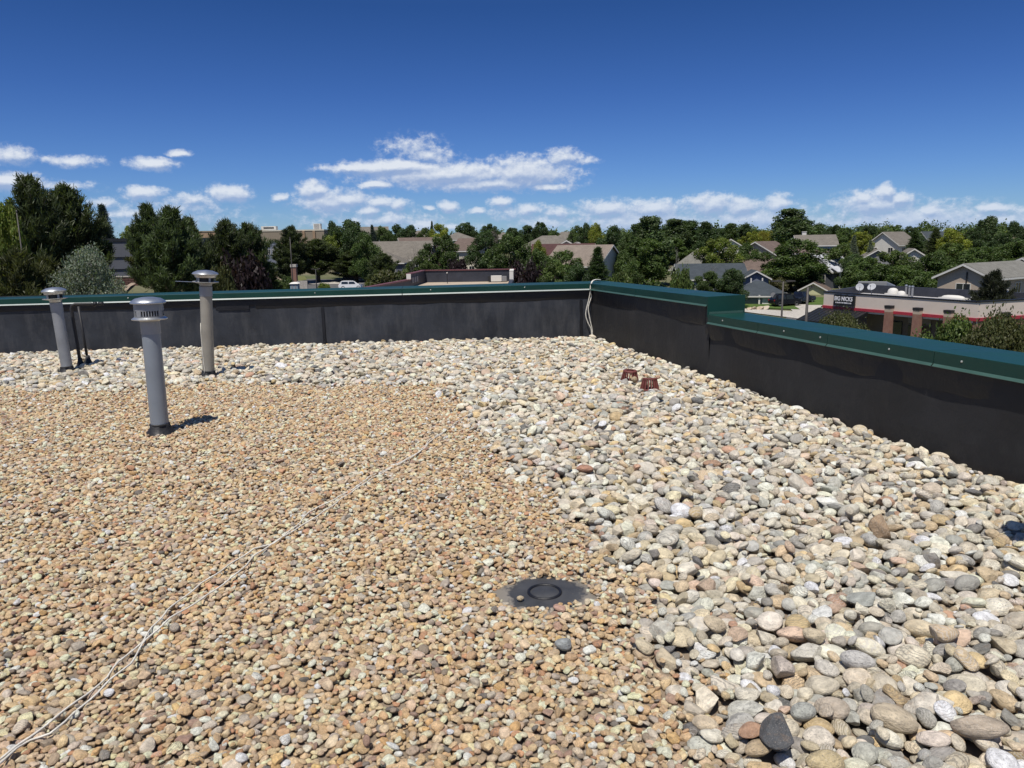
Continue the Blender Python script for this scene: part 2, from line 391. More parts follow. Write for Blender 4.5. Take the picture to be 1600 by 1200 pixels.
# ------------------------------------------------------------------ stones on the roof: small tan gravel and large river cobbles, laid one on another
V_MID = P(250, 667); V_LEFT = P(105, 576); V_RIGHT = P(326, 583); V_OUT = P(1658, 872)
PATCH = P(851, 925, -.055); PATCH_R = .205
LOOP1 = P(126, 570); LOOP2 = P(138, 566)
STR1 = P(984, 591); STR2 = P(1015, 604)
def stone_material():
    m = bpy.data.materials.new('river_stone'); m.use_nodes = True; N = NT(m.node_tree); b = m.node_tree.nodes['Principled BSDF']
    ac = N.n('ShaderNodeAttribute', attribute_type='INSTANCER', attribute_name='stone_color')
    asd = N.n('ShaderNodeAttribute', attribute_type='INSTANCER', attribute_name='stone_seed')
    tc = N.n('ShaderNodeTexCoord'); seed = asd.outputs['Fac']
    off = N.n('ShaderNodeCombineXYZ'); N.l(N.math('MULTIPLY', seed, 37.), off.inputs[0]); N.l(N.math('MULTIPLY', seed, 91.), off.inputs[1]); N.l(N.math('MULTIPLY', seed, 53.), off.inputs[2])
    v = N.vmath('ADD', tc.outputs['Object'], off.outputs[0])
    h2 = N.math('FRACT', N.math('MULTIPLY', seed, 17.31)); h3 = N.math('FRACT', N.math('MULTIPLY', seed, 71.7)); h4 = N.math('FRACT', N.math('MULTIPLY', seed, 133.3))
    mott = N.noise(v, 1.6, 4, .6).outputs[0]; spk = N.noise(v, 6.5, 5, .75).outputs[0]; fine = N.noise(v, 15., 4, .75).outputs[0]
    base = ac.outputs['Color']
    hs = N.n('ShaderNodeVectorMath', operation='SCALE'); N.l(base, hs.inputs[0]); N.l(N.rng(mott, .25, .75, .62, 1.35), hs.inputs['Scale'])
    c = hs.outputs[0]
    # rusty staining on some, dark or pale speckle on others, veins on a few
    c = N.mix(N.math('MULTIPLY', N.rng(N.noise(v, 2.3, 3, .6).outputs[0], .52, .7), N.rng(h2, .35, 1., 0, .35)), c, (.33, .19, .085, 1))
    c = N.mix(N.math('MULTIPLY', N.rng(spk, .54, .64), N.rng(h3, .05, .8, .12, .85)), c, (.11, .10, .095, 1))
    c = N.mix(N.math('MULTIPLY', N.rng(fine, .55, .66), N.rng(h4, .0, .8, .2, .8)), c, (.62, .58, .50, 1))
    wv = N.n('ShaderNodeTexWave', wave_type='BANDS', bands_direction='DIAGONAL'); N.l(v, wv.inputs['Vector'])
    wv.inputs['Scale'].default_value = 1.3; wv.inputs['Distortion'].default_value = 9.; wv.inputs['Detail'].default_value = 3.
    c = N.mix(N.math('MULTIPLY', N.rng(wv.outputs[0], .62, .8), N.rng(h4, .90, .97, 0, .5)), c, (.58, .55, .50, 1))
    c = N.mix(N.math('MULTIPLY', N.rng(wv.outputs[0], .3, .15), N.rng(h2, .84, .93, 0, .5)), c, (.13, .12, .115, 1))
    N.l(c, b.inputs['Base Color']); N.l(N.rng(mott, .3, .7, .62, .85), b.inputs['Roughness']); b.inputs['Specular IOR Level'].default_value = .3
    bp = N.n('ShaderNodeBump'); bp.inputs['Strength'].default_value = .6; bp.inputs['Distance'].default_value = .03
    N.l(N.math('ADD', N.noise(v, 4., 4, .65).outputs[0], N.math('MULTIPLY', spk, .4)), bp.inputs['Height']); N.l(bp.outputs[0], b.inputs['Normal'])
    return m
m_stone = stone_material()

def ico(sub):
    import bmesh
    bm = bmesh.new(); bmesh.ops.create_icosphere(bm, subdivisions=sub, radius=1)
    v = np.array([q.co[:] for q in bm.verts]); f = np.array([[q.index for q in p.verts] for p in bm.faces]); bm.free(); return v, f
def stone_shape(seed, sub, angular):
    r = np.random.default_rng(seed); v, f = ico(sub); v = v.copy()
    e = r.uniform(.82, 1.15) if not angular else r.uniform(.62, .85)
    v = np.sign(v)*np.abs(v)**e
    for k in range(5):
        d = r.normal(size=3); d /= np.linalg.norm(d); fr = r.uniform(1.0, 2.6)
        v *= (1+r.uniform(.03, .085)*np.sin((v@d)*fr+r.uniform(0, 6.28)))[:, None]
    v[:, 0] *= 1+r.uniform(-.22, .22)*v[:, 1]             # egg and wedge shapes
    v[:, 2] *= 1+r.uniform(-.25, .25)*v[:, 0]
    for k in range(r.integers(4, 8) if angular else r.integers(0, 3)):
        d = r.normal(size=3); d /= np.linalg.norm(d); h = r.uniform(.5, .75) if angular else r.uniform(.72, .86)
        q = v@d-h; q = np.where(q > 0, q*(.96 if angular else .75), 0); v -= q[:, None]*d
    v -= (v.max(0)+v.min(0))/2; v /= (v.max(0)-v.min(0))/2
    me = mk('stone_shape', v, f, m_stone, True); return me
NP = 14
SH_BIG = [stone_shape(100+i, 4, i >= 11) for i in range(NP)]
SH_SMALL = [stone_shape(200+i, 3, i >= 8) for i in range(NP)]

GX0, GX1, GY0, GY1, GS = -10.5, 5.6, 1.0, 13.2, .0105
nx = int((GX1-GX0)/GS); ny = int((GY1-GY0)/GS)
H = np.full((nx, ny), DECK, np.float32); OWN = np.full((nx, ny), -1, np.int32)
BND = [(-900, 640), (0, 604), (120, 603), (200, 600), (300, 597), (380, 590), (500, 594), (640, 591), (700, 597), (735, 622), (752, 655), (768, 690), (800, 728), (850, 762), (892, 815), (940, 862), (985, 905), (1030, 960), (1075, 1020), (1120, 1085), (1160, 1135), (1225, 1200), (1330, 1330)]
bw = np.array([P(*q)[:2] for q in BND]); small_poly = np.vstack([bw, [[2.0, .2], [-14, .2], [-14, bw[0][1]]]])
def inside(poly, x, y):
    r = np.zeros(np.shape(x), bool); j = len(poly)-1
    for i in range(len(poly)):
        (xi, yi), (xj, yj) = poly[i], poly[j]
        if yi != yj: r ^= ((yi > y) != (yj > y)) & (x < (xj-xi)*(y-yi)/(yj-yi)+xi)
        j = i
    return r
def allowed(x, y, pad):
    pA = (x-cC[0])*nA[0]+(y-cC[1])*nA[1]; pB = (x-cC[0])*nB[0]+(y-cC[1])*nB[1]
    ok = (pA < -pad) & (pB < -pad) & (x > GX0+.3) & (x < GX1-.3) & (y > GY0+.3) & (y < GY1-.3)
    ok &= np.abs(x) < .72*y+1.3
    for c, r in ((V_MID, .105), (V_LEFT, .1), (V_RIGHT, .09), (V_OUT, .12), (LOOP1, .05), (LOOP2, .05), (STR1, .085), (STR2, .085)):
        ok &= (x-c[0])**2+(y-c[1])**2 > (r+pad*.5)**2
    return ok
def wob(x, y):
    return .10*np.sin(x*5.1+y*2.3)+.07*np.sin(y*7.7-x*3.1)
gxx, gyy = np.meshgrid(np.linspace(GX0, GX1, 400), np.linspace(GY0, GY1, 400), indexing='ij')
ok_area = allowed(gxx, gyy, .0); in_small = inside(small_poly, gxx, gyy)
cell = (GX1-GX0)*(GY1-GY0)/160000
A_SMALL = (ok_area & in_small).sum()*cell; A_BIG = (ok_area & ~in_small).sum()*cell

PAL_BIG = [((.50,.46,.38),18),((.56,.53,.46),16),((.43,.39,.32),14),((.38,.365,.33),10),((.48,.42,.31),11),((.41,.33,.225),7),((.44,.345,.20),5),((.33,.335,.32),7),((.24,.235,.225),4),((.11,.112,.114),1.6),((.38,.24,.17),1.6),((.43,.33,.26),3),((.62,.60,.54),6),((.36,.37,.34),4),((.46,.41,.37),4)]
PAL_SM = [((.44,.345,.225),18),((.50,.40,.27),16),((.42,.315,.19),12),((.37,.27,.17),8),((.53,.445,.325),14),((.35,.285,.215),8),((.44,.35,.275),8),((.57,.51,.41),14),((.36,.215,.135),6),((.36,.34,.31),8),((.24,.205,.17),3),((.46,.32,.16),4),((.14,.135,.13),2),((.29,.205,.17),5),((.62,.58,.51),9)]
def pick(pal, n):
    c = np.array([q[0] for q in pal]); p = np.array([q[1] for q in pal], float); k = rng.choice(len(pal), n, p=p/p.sum())
    o = c[k]*rng.uniform(1.02, 1.62, (n, 1))*rng.uniform(.98, 1.02, (n, 3))*(np.array([1.03, 1.0, .925]) if pal is PAL_BIG else np.array([1.14, 1.04, .90])); return np.clip(o, .03, .74)

S = dict(x=[], y=[], z=[], a=[], b=[], c=[], yaw=[], tx=[], ty=[], big=[], shp=[], col=[], seed=[], fix=[])
def drop(x, y, a, b, c, yaw, tilt, big, shp, col, seed, fix=None, sink=.30):
    i = int((x-GX0)/GS); j = int((y-GY0)/GS); R = int(max(a, b)/GS)+1
    i0, i1, j0, j1 = max(i-R, 0), min(i+R+1, nx), max(j-R, 0), min(j+R+1, ny)
    if i1-i0 < 2 or j1-j0 < 2: return
    X = GX0+(np.arange(i0, i1)+.5)*GS-x; Y = GY0+(np.arange(j0, j1)+.5)*GS-y
    ca, sa = math.cos(yaw), math.sin(yaw)
    u = (X[:, None]*ca+Y[None]*sa)/a; w = (-X[:, None]*sa+Y[None]*ca)/b
    q = 1-u*u-w*w; mk_ = q > .02
    if not mk_.any(): return
    hz = c*np.sqrt(np.maximum(q, 0)); h = H[i0:i1, j0:j1]
    # slope of what lies under it
    if mk_.sum() > 4:
        hm = h[mk_]; uu = u[mk_]; ww = w[mk_]
        su = float(((hm-hm.mean())*uu).sum()/max((uu*uu).sum(), 1e-4))/a; sw = float(((hm-hm.mean())*ww).sum()/max((ww*ww).sum(), 1e-4))/b
    else: su = sw = 0
    ty = -math.atan(max(-.7, min(.7, su)))*.8+rng.normal()*tilt; tx = math.atan(max(-.7, min(.7, sw)))*.8+rng.normal()*tilt
    pl = u*a*math.tan(-ty)+w*b*math.tan(tx)               # the tilted middle plane
    need = (h-pl+hz)[mk_]
    z = float(np.quantile(need, .80))-sink*c*.5
    z = max(z, DECK+c*.6)
    top = z+pl+hz; up = mk_ & (top > h)
    idx = len(S['x'])
    hh = H[i0:i1, j0:j1]; hh[up] = top[up]; OWN[i0:i1, j0:j1][up] = idx
    for k, val in dict(x=x, y=y, z=z, a=a, b=b, c=c, yaw=yaw, tx=tx, ty=ty, big=big, shp=shp, col=col, seed=seed, fix=fix or '').items(): S[k].append(val)

def scatter(n, big, K=4, sc=1.):
    mean, lo, hi = (.0355, .021, .066) if big else (.0148, .009, .028)
    mean *= sc; lo *= sc; hi *= sc
    a_ = np.clip(rng.lognormal(math.log(mean), .30 if big else .27, n), lo, hi)
    if big: a_ *= 1
    cols = pick(PAL_BIG if big else PAL_SM, n); sds = rng.random(n)
    cx = rng.uniform(GX0, GX1, (n*(14 if K < 6 else 26), )); cy = rng.uniform(GY0, GY1, (n*(14 if K < 6 else 26), ))
    wx = cx+wob(cx, cy)+rng.normal(0, .05, cx.shape); wy = cy+wob(cy, cx)+rng.normal(0, .05, cx.shape)
    ok = allowed(cx, cy, .045 if big else .02) & (inside(small_poly, wx, wy) != big)
    ok &= ((cx-PATCH[0])/(PATCH_R*1.12)+.10*np.sin(cy*40))**2+((cy-PATCH[1])/(PATCH_R*.74))**2 > 1
    cx, cy = cx[ok], cy[ok]
    ptr = 0
    for t in range(n):
        if ptr+K > len(cx): break
        xs = cx[ptr:ptr+K]; ys = cy[ptr:ptr+K]; ptr += K
        ii = np.clip(((xs-GX0)/GS).astype(int), 0, nx-1); jj = np.clip(((ys-GY0)/GS).astype(int), 0, ny-1)
        kk = int(np.argmin(H[ii, jj])); a = float(a_[t]); b = a*rng.uniform(.62, .97); c = a*(rng.uniform(.36, .62) if big else rng.uniform(.38, .66))
        ang = rng.random() < (.24 if big else .45)
        shp = int(rng.integers(11, NP) if (big and ang) else rng.integers(0, 11) if big else rng.integers(8, NP) if ang else rng.integers(0, 8))
        drop(float(xs[kk]), float(ys[kk]), a, b, c, rng.uniform(0, 6.283), .09 if big else .14, big, shp, cols[t], float(sds[t]))
scatter(int(A_BIG*350), True)
scatter(int(A_SMALL*2500), False)
scatter(int(A_BIG*170), True, 8, .62)
scatter(int(A_SMALL*900), False, 8, .8)
# single stones that stand out in the photograph
for px, py, a, b, c, yaw, big, shp, col, lab in (
    (1215, 1150, .064, .055, .026, .5, True, 12, (.085, .088, .092), 'dark slate cobble with flat broken faces at the edge of the gravel'),
    (880, 988, .034, .029, .024, .3, True, 2, (.33, .35, .34), 'grey and white striped stone lying alone in the tan gravel near the black patch'),
    (914, 729, .06, .042, .026, .1, True, 5, (.43, .22, .14), 'rust red cobble among the pale stones'),
    (1345, 925, .07, .058, .022, .8, True, 13, (.36, .37, .33), 'flat grey green angular cobble'),
    (1398, 1112, .072, .047, .036, -.5, True, 3, (.50, .42, .30), None), (1530, 1140, .082, .045, .036, -.35, True, 7, (.40, .33, .25), None),
    (1376, 825, .06, .05, .055, 1.9, True, 11, (.33, .23, .14), 'brown cobble standing on edge among the pale stones'),
    (1290, 1185, .06, .045, .038, .2, True, 1, (.52, .42, .24), None), (1340, 1030, .062, .045, .035, -.6, True, 4, (.52, .50, .46), None)):
    q = P(px, py, .02); drop(q[0], q[1], a, b, c, yaw, .08, big, shp, np.array(col), rng.random(), lab or 'x', .2)

for k in ('x', 'y', 'z', 'a', 'b', 'c', 'yaw', 'tx', 'ty', 'seed'): S[k] = np.array(S[k])
S['col'] = np.array(S['col']); S['big'] = np.array(S['big']); S['shp'] = np.array(S['shp'])
ns = len(S['x']); seen = np.bincount(OWN[OWN >= 0].ravel(), minlength=ns)
frac = seen*GS*GS/(math.pi*S['a']*S['b'])
# how large each one shows
vx = S['x']; vy = S['y']; vz = S['z']-CZ
vv = np.stack([vx, vy, vz], 1); dd = vv@fw; pxs = 800+F*(vv@cR)/dd; pys = 600-F*(vv@cU)/dd
size = S['a']/dd*np.minimum(1, frac*1.3); size[(pxs < 5) | (pxs > 1595) | (pys > 1192)] = 0
for i, q in enumerate(S['fix']):
    if q: size[i] = 9
single = np.zeros(ns, bool)
for bg in (True, False):
    k = np.where(S['big'] == bg)[0]; single[k[np.argsort(-size[k])[:300]]] = True
keep = (seen > 0) & ~single

def stone_bed(name, sel, shapes, label):
    cv = bpy.data.collections.new(name+'_shapes')
    for k, me in enumerate(shapes): cv.objects.link(bpy.data.objects.new('stone_shape_%02d' % k, me))
    idx = np.where(sel)[0]; n = len(idx)
    me = bpy.data.meshes.new(name); me.vertices.add(n)
    me.vertices.foreach_set('co', np.stack([S['x'][idx], S['y'][idx], S['z'][idx]], 1).astype(np.float32).ravel())
    def at(nm, ty, arr, key):
        q = me.attributes.new(nm, ty, 'POINT'); q.data.foreach_set(key, np.ascontiguousarray(arr).ravel())
    at('rot', 'FLOAT_VECTOR', np.stack([S['tx'][idx], S['ty'][idx], S['yaw'][idx]], 1).astype(np.float32), 'vector')
    at('scl', 'FLOAT_VECTOR', np.stack([S['a'][idx], S['b'][idx], S['c'][idx]], 1).astype(np.float32), 'vector')
    at('stone_color', 'FLOAT_COLOR', np.hstack([S['col'][idx], np.ones((n, 1))]).astype(np.float32), 'color')
    at('stone_seed', 'FLOAT', S['seed'][idx].astype(np.float32), 'value')
    at('pick', 'INT', S['shp'][idx].astype(np.int32), 'value')
    o = ob(name, me, roof); tag(o, label, kind='stuff')
    g = bpy.data.node_groups.new(name, 'GeometryNodeTree')
    g.interface.new_socket('Geometry', in_out='INPUT', socket_type='NodeSocketGeometry'); g.interface.new_socket('Geometry', in_out='OUTPUT', socket_type='NodeSocketGeometry')
    G = NT(g); gi = G.n('NodeGroupInput'); go = G.n('NodeGroupOutput')
    ci = G.n('GeometryNodeCollectionInfo'); ci.inputs['Collection'].default_value = cv; ci.inputs['Separate Children'].default_value = True
    ip = G.n('GeometryNodeInstanceOnPoints'); ip.inputs['Pick Instance'].default_value = True
    def na(nm, ty):
        q = G.n('GeometryNodeInputNamedAttribute', data_type=ty); q.inputs['Name'].default_value = nm
        return [s for s in q.outputs if s.enabled and s.name == 'Attribute'][0]
    er = G.n('FunctionNodeEulerToRotation'); G.l(na('rot', 'FLOAT_VECTOR'), er.inputs[0])
    G.l(gi.outputs[0], ip.inputs['Points']); G.l(ci.outputs[0], ip.inputs['Instance']); G.l(na('pick', 'INT'), ip.inputs['Instance Index'])
    G.l(er.outputs[0], ip.inputs['Rotation']); G.l(na('scl', 'FLOAT_VECTOR'), ip.inputs['Scale']); G.l(ip.outputs[0], go.inputs[0])
    md = o.modifiers.new('stones', 'NODES'); md.node_group = g
    return o
stone_bed('cobble_bed', keep & S['big'], SH_BIG, 'pale river cobbles covering the roof edge along the parapets')
stone_bed('pea_gravel', keep & ~S['big'], SH_SMALL, 'small tan and brown gravel covering the middle of the roof')
for i in np.where(single)[0]:
    bg = bool(S['big'][i]); o = ob('cobble' if bg else 'pebble', (SH_BIG if bg else SH_SMALL)[S['shp'][i]], roof)
    o.location = (S['x'][i], S['y'][i], S['z'][i]); o.rotation_euler = (S['tx'][i], S['ty'][i], S['yaw'][i]); o.scale = (S['a'][i], S['b'][i], S['c'][i])
    o['stone_color'] = [float(q) for q in S['col'][i]]; o['stone_seed'] = float(S['seed'][i])
    if S['fix'][i] not in ('', 'x'): o['label'] = S['fix'][i]
print('stones', ns, 'kept', keep.sum(), 'single', single.sum(), A_BIG, A_SMALL)
def Hat(x, y, r=2):
    i = int((x-GX0)/GS); j = int((y-GY0)/GS)
    if not (r <= i < nx-r and r <= j < ny-r): return 0.
    return float(H[i-r:i+r+1, j-r:j+r+1].max())

# ------------------------------------------------------------------ things on the roof
m_galv = pmat('galvanised_sheet', (.50, .52, .54), .34, .85, .22, 5., .05, 8., .5)
m_galv_dull = pmat('dull_galvanised_sheet', (.30, .31, .32), .45, .4, .2, 4., .05, 8., .5)
m_galv_grey = pmat('grey_blue_painted_duct', (.235, .265, .30), .42, .2, .12, 3., .04, 8., .5)
m_galv_tan = pmat('weathered_tan_duct', (.30, .28, .235), .5, .2, .2, 3., .06, 8., .5)
m_black = pmat('black_rubber_flashing', (.014, .014, .015), .6, 0, .3, 8., .3, 20.)
m_dark_gap = pmat('dark_louvre_gap', (.015, .015, .016), .7)
m_iron = pmat('dark_painted_pipe', (.014, .0135, .015), .6, .0, .3, 9.)
m_cast = pmat('red_brown_cast_iron', (.145, .040, .033), .65, .1, .3, 10., .3, 25.)
m_cord = pmat('off_white_cord', (.66, .63, .55), .8, 0, .2, 30., .3, 200.)
m_patch = pmat('weathered_membrane_patch', (.045, .046, .048), .55, 0, .35, 9., .2, 20.,
    extra=lambda N, v, c: N.mix(N.rng(N.math('ADD', N.vmath('LENGTH', N.vmath('MULTIPLY', v, (1, 1, 0))), N.math('MULTIPLY', N.math('SUBTRACT', N.noise(v, 13., 5, .7).outputs[0], .5), .22)), .165, .19), c, (.20, .18, .15, 1)))

def vent(base, h, r, tilt, m_pipe, label, style, rz=0., cr=.155):
    t = thing('vent_pipe', base, label, 'vent pipe', 'metal vent pipes on the roof', rz)
    t.rotation_euler = (tilt[0], tilt[1], rz)
    z0 = DECK-.02
    b = MB(); b.lathe([(r, z0), (r, h-.235)], 40); b.build('duct', m_pipe, t, True)
    b = MB(); b.box((-.006, r-.004, z0+.03), (.006, r+.0035, h-.24)); b.build('seam', m_pipe, t)
    b = MB(); b.lathe([(r+.05, -.06), (r+.03, -.03), (r+.009, .006), (r+.006, .034), (r+.001, .036)], 32, jig=lambda a, k: .05*math.sin(3*a+k)+.03*math.sin(7*a)); b.build('flashing_boot', m_black, t, True)
    b = MB(); b.lathe([(r+.002, .020), (r+.010, .020), (r+.010, .030), (r+.002, .030)], 32); b.build('clamp_band', m_dark_gap if style != 1 else m_black, t)
    # storm cap
    zc = h
    b = MB(); b.lathe([(r+.004, h-.31), (r+.004, h-.195)], 40); b.build('collar', m_galv_dull, t, True)
    if style == 0:       # tall louvred cap
        cap = MB(); cap.lathe([(cr*.985, zc-.052), (cr, zc-.046), (cr*.965, zc-.034), (cr*.72, zc-.012), (cr*.36, zc-.001), (.004, zc+.002)], 40, cap1=True)
        me = smooth_by_angle(cap.mesh('cap', m_galv), 50); cp = ob('cap', me, t)
        s = MB(); s.lathe([(r*1.56, zc-.048), (r*1.58, zc-.112)], 40); s.lathe([(r*1.58, zc-.156), (r*1.56, zc-.172)], 40); s.build('skirt', m_galv_dull, t, True)
        c = MB(); c.lathe([(r*1.42, zc-.05), (r*1.42, zc-.18)], 32); c.build('core', m_dark_gap, t, True)
        bm_ = MB()
        for k in range(34):
            if k % 11 in (0,): continue
            a = 2*math.pi*k/34; M = Matrix.Rotation(a, 4, 'Z')
            bm_.box((r*1.50, -.0045, zc-.158), (r*1.56, .0045, zc-.110), M)
        for k in range(4):
            M = Matrix.Rotation(2*math.pi*k/4+.95, 4, 'Z'); bm_.box((r*1.52, -.018, zc-.158), (r*1.575, .018, zc-.110), M)
        tag(bm_.build('louvre', m_galv_dull, t), kind='stuff')
        f = MB(); f.lathe([(r*1.0, zc-.205), (r*1.5, zc-.172), (cr*.985, zc-.188), (cr, zc-.182), (r*1.58, zc-.166)], 40); ob('flange', smooth_by_angle(f.mesh('flange', m_galv), 50), t)
    else:                # low cap on short legs over a saucer
        w = cr/r
        cap = MB(); cap.lathe([(r*w*.80, zc-.088), (r*w*.86, zc-.060), (r*w, zc-.052), (r*w*1.02, zc-.045), (r*w*.93, zc-.030), (r*w*.6, zc-.008), (r*.3, zc), (.003, zc+.001)], 40, cap1=True)
        ob('cap', smooth_by_angle(cap.mesh('cap', m_galv), 40), t)
        c = MB(); c.lathe([(cr*.62, zc-.07), (cr*.62, zc-.15)], 32); c.build('core', m_dark_gap, t, True)
        for k in range(5):
            M = Matrix.Rotation(2*math.pi*k/5+.5, 4, 'Z'); s = MB(); s.box((cr*.70, -.012, zc-.146), (cr*.75, .012, zc-.066), M); s.build('cap_leg', m_galv_dull, t)
        f = MB(); f.lathe([(r*.98, zc-.19), (r*1.1, zc-.16), (r*w*.99, zc-.146), (r*w*1.03, zc-.139), (r*w*.98, zc-.136), (r*1.0, zc-.150)], 40); ob('flange', smooth_by_angle(f.mesh('flange', m_galv if style == 1 else m_galv_dull), 50), t)
        if style == 2:
            s = MB(); s.box((-.36, -.012, zc-.15), (-r*1.5, .012, zc-.145)); s.build('strap', m_galv, t)
    return t
vent(V_MID, 1.125, .074, (0, .006), m_galv_grey, 'tall grey blue vent pipe with louvred round cap, standing alone in the tan gravel', 0, .3, .142)
vent(V_LEFT, 1.05, .068, (.0, -.045), m_galv_dull, 'leftmost grey vent pipe with low cap, beside the dark pipe loop', 1, .1, .142)
vr = vent(V_RIGHT, 1.255, .070, (.0, .055), m_galv_tan, 'tallest tan grey vent pipe with shiny round cap rising above the back parapet', 2, 0, .148)
b = MB(); b.tube([(-.064, -.032, .62), (-.064, -.038, .5), (-.045, -.058, .3), (-.025, -.070, .1), (-.012, -.078, .05), (-.02, -.09, .01)], .0035, 6); b.build('wire', m_cord, vr, True)
vent(V_OUT, .9, .075, (0, 0), m_galv_dull, 'grey vent pipe with low cap just past the right edge of the picture', 1, .4)

# dark pipe loop between the left vent and the wall
lp = (LOOP1+LOOP2)/2; t = thing('pipe_loop', lp, 'thin dark double pipe with an elbowed top, by the leftmost vent', 'pipe')
a1 = LOOP1-lp; a2 = LOOP2-lp; hh = .80
top1 = a1+np.array([-.035, 0, hh]); top2 = a2+np.array([-.045, .0, hh-.04])
b = MB(); b.tube([a1+np.array([0, 0, DECK]), a1+np.array([-.01, 0, .25]), top1+np.array([0, 0, -.05]), top1+np.array([.012, .002, -.012]), top1+np.array([.05, .01, .004]), top1+np.array([.24, .05, .004]), top1+np.array([.29, .06, -.02])], .021, 12); b.build('bent_pipe', m_iron, t, True)
b = MB(); b.tube([a2+np.array([0, 0, DECK]), top2], .017, 12); b.build('riser', m_iron, t, True)
b = MB(); b.tube([top1+np.array([.27, .055, .004]), top1+np.array([.31, .062, .004])], .027, 12); b.tube([top1+np.array([.33, .066, .004]), top1+np.array([.39, .078, .004])], .024, 12); b.build('elbow', m_iron, t, True)
for a in (a1, a2):
    b = MB(); b.lathe([(.085, -.05), (.05, -.01), (.032, .05), (.028, .09), (.02, .095)], 20, (a[0], a[1], 0), jig=lambda q, k: .08*math.sin(4*q+k)); b.build('flashing_boot', m_black, t, True)

# cast iron drain strainers
def strainer(base, tilt, label):
    t = thing('drain_strainer', base, label, 'drain strainer', 'red cast iron drain strainers'); t.rotation_euler = tilt
    n = 18; hb, ht, rb, rt = -.04, .085, .092, .072
    b = MB(); b.lathe([(rt-.03, ht+.006), (rt+.004, ht+.006), (rt+.008, ht-.004), (rt+.002, ht-.016), (rt-.014, ht-.016)], 28); b.build('top_ring', m_cast, t, True)
    b = MB(); b.lathe([(rt-.012, ht-.004), (rt-.05, ht-.006), (.003, ht-.004)], 28, cap1=True); b.build('top_plate', m_cast, t, True)
    b = MB(); b.lathe([(rb+.02, hb), (rb+.02, hb+.012), (rb-.012, hb+.014), (rb-.012, hb)], 28); b.build('base_ring', m_cast, t, True)
    rib = MB(); rib.prism([(rb-.008, -.006, hb+.01), (rb+.012, -.006, hb+.01), (rt+.006, -.006, ht-.008), (rt-.012, -.006, ht-.008)], (0, .012, 0)); me = rib.mesh('rib', m_cast)
    for k in range(n):
        o = ob('rib', me, t); o.rotation_euler = (0, 0, 2*math.pi*k/n)
strainer(STR1, (.05, .03, 0), 'red brown domed drain strainer further from the camera, a round stone in front of it')
strainer(STR2, (-.12, .05, .2), 'red brown domed drain strainer nearer to the camera, tipped slightly forward')
q = P(990, 590, .05); o = ob('cobble', SH_BIG[1], roof); o.location = (q[0], q[1]-.04, .035); o.scale = (.036, .034, .036); o['stone_color'] = [.40, .31, .19]; o['stone_seed'] = .13
o['label'] = 'round tan stone resting against the red drain strainer'

# round membrane patch in the gravel
t = thing('roof_patch', (PATCH[0], PATCH[1], -.073), 'round black membrane patch with a raised ring, bare in the gravel', 'roof patch')
R_ = PATCH_R+.05
b = MB(); b.lathe([(.002, .016), (.05, .018), (.10, .017), (.15, .013), (R_, .006), (R_+.02, -.02)], 48, jig=lambda a, k: (.03*math.sin(3*a+1)+.02*math.sin(5*a)) if k > 3 else 0); b.build('disc', m_patch, t, True)
b = MB(); b.lathe([(.082, .014), (.080, .023), (.074, .026), (.068, .023), (.066, .014)], 40); b.build('raised_ring', m_epdm_strip, t, True)
b = MB(); b.lathe([(.064, .016), (.056, .021), (.03, .0225), (.002, .023)], 40); b.build('centre_disc', m_patch, t, True)
o = ob('pebble', SH_SMALL[3], roof); q = P(813, 935, -.045); o.location = (q[0], q[1], -.045); o.scale = (.017, .014, .013); o['stone_color'] = [.52, .40, .22]; o['stone_seed'] = .3

# the doubled cord: from the corner of the coping, under the cobbles and across the gravel
cd = thing('cord', (0, 0, 0), 'off white doubled cord draped over the parapet corner and trailing across the gravel', 'cord')
def ground_run(pts, lift, r):
    w = []
    for a, c in zip(pts[:-1], pts[1:]):
        p0 = P(*a); p1 = P(*c); n = max(2, int(np.linalg.norm(p1-p0)/.03))
        for k in range(n): w.append(p0+(p1-p0)*k/n)
    w.append(P(*pts[-1]))
    hz = np.array([Hat(p[0], p[1], 1) for p in w]); hz = np.array([max(hz[max(0, i-1):i+2]) for i in range(len(hz))])
    k = np.array([1, 2, 3, 2, 1.]); k /= k.sum(); hz = np.convolve(np.pad(hz, 2, 'edge'), k, 'valid')
    # keep it where the picture has it although it lies above the level plane
    out = []
    for i, p in enumerate(w):
        z = hz[i]+r+lift-(.010 if p[1] > 4.6 else .0); px, py = proj(p); g = P(px, py, z); out.append((g[0]+.004*math.sin(i*.9), g[1]+.004*math.sin(i*.55), z))
    return out
rA = [(-60, 1225), (0, 1186), (27, 1166), (47, 1151), (83, 1123), (133, 1087), (167, 1058), (187, 1033), (223, 1002), (238, 980), (263, 952), (317, 910), (367, 877), (397, 857), (427, 849), (450, 832), (470, 815), (482, 800), (512, 785), (540, 771), (562, 757), (575, 746), (600, 735), (630, 720), (657, 705), (672, 686), (690, 677), (717, 657), (735, 647), (744, 630), (748, 620), (767, 601), (775, 592)]
rB = [(-50, 1232), (0, 1192), (27, 1170), (47, 1156), (77, 1145), (103, 1127), (140, 1093), (173, 1062), (203, 1037), (227, 1001), (240, 988), (267, 965), (317, 935), (372, 895), (400, 866), (423, 851), (453, 832), (485, 813), (512, 795), (537, 777), (562, 760), (585, 745), (610, 732), (640, 716), (660, 703), (676, 686), (692, 677)]
CORR = .0037
b = MB(); b.tube(ground_run(rA, .002, CORR), CORR, 7); b.build('strand', m_cord, cd, True)
b = MB(); b.tube(ground_run(rB, .002, CORR), CORR, 7); b.build('strand', m_cord, cd, True)
hang = .10
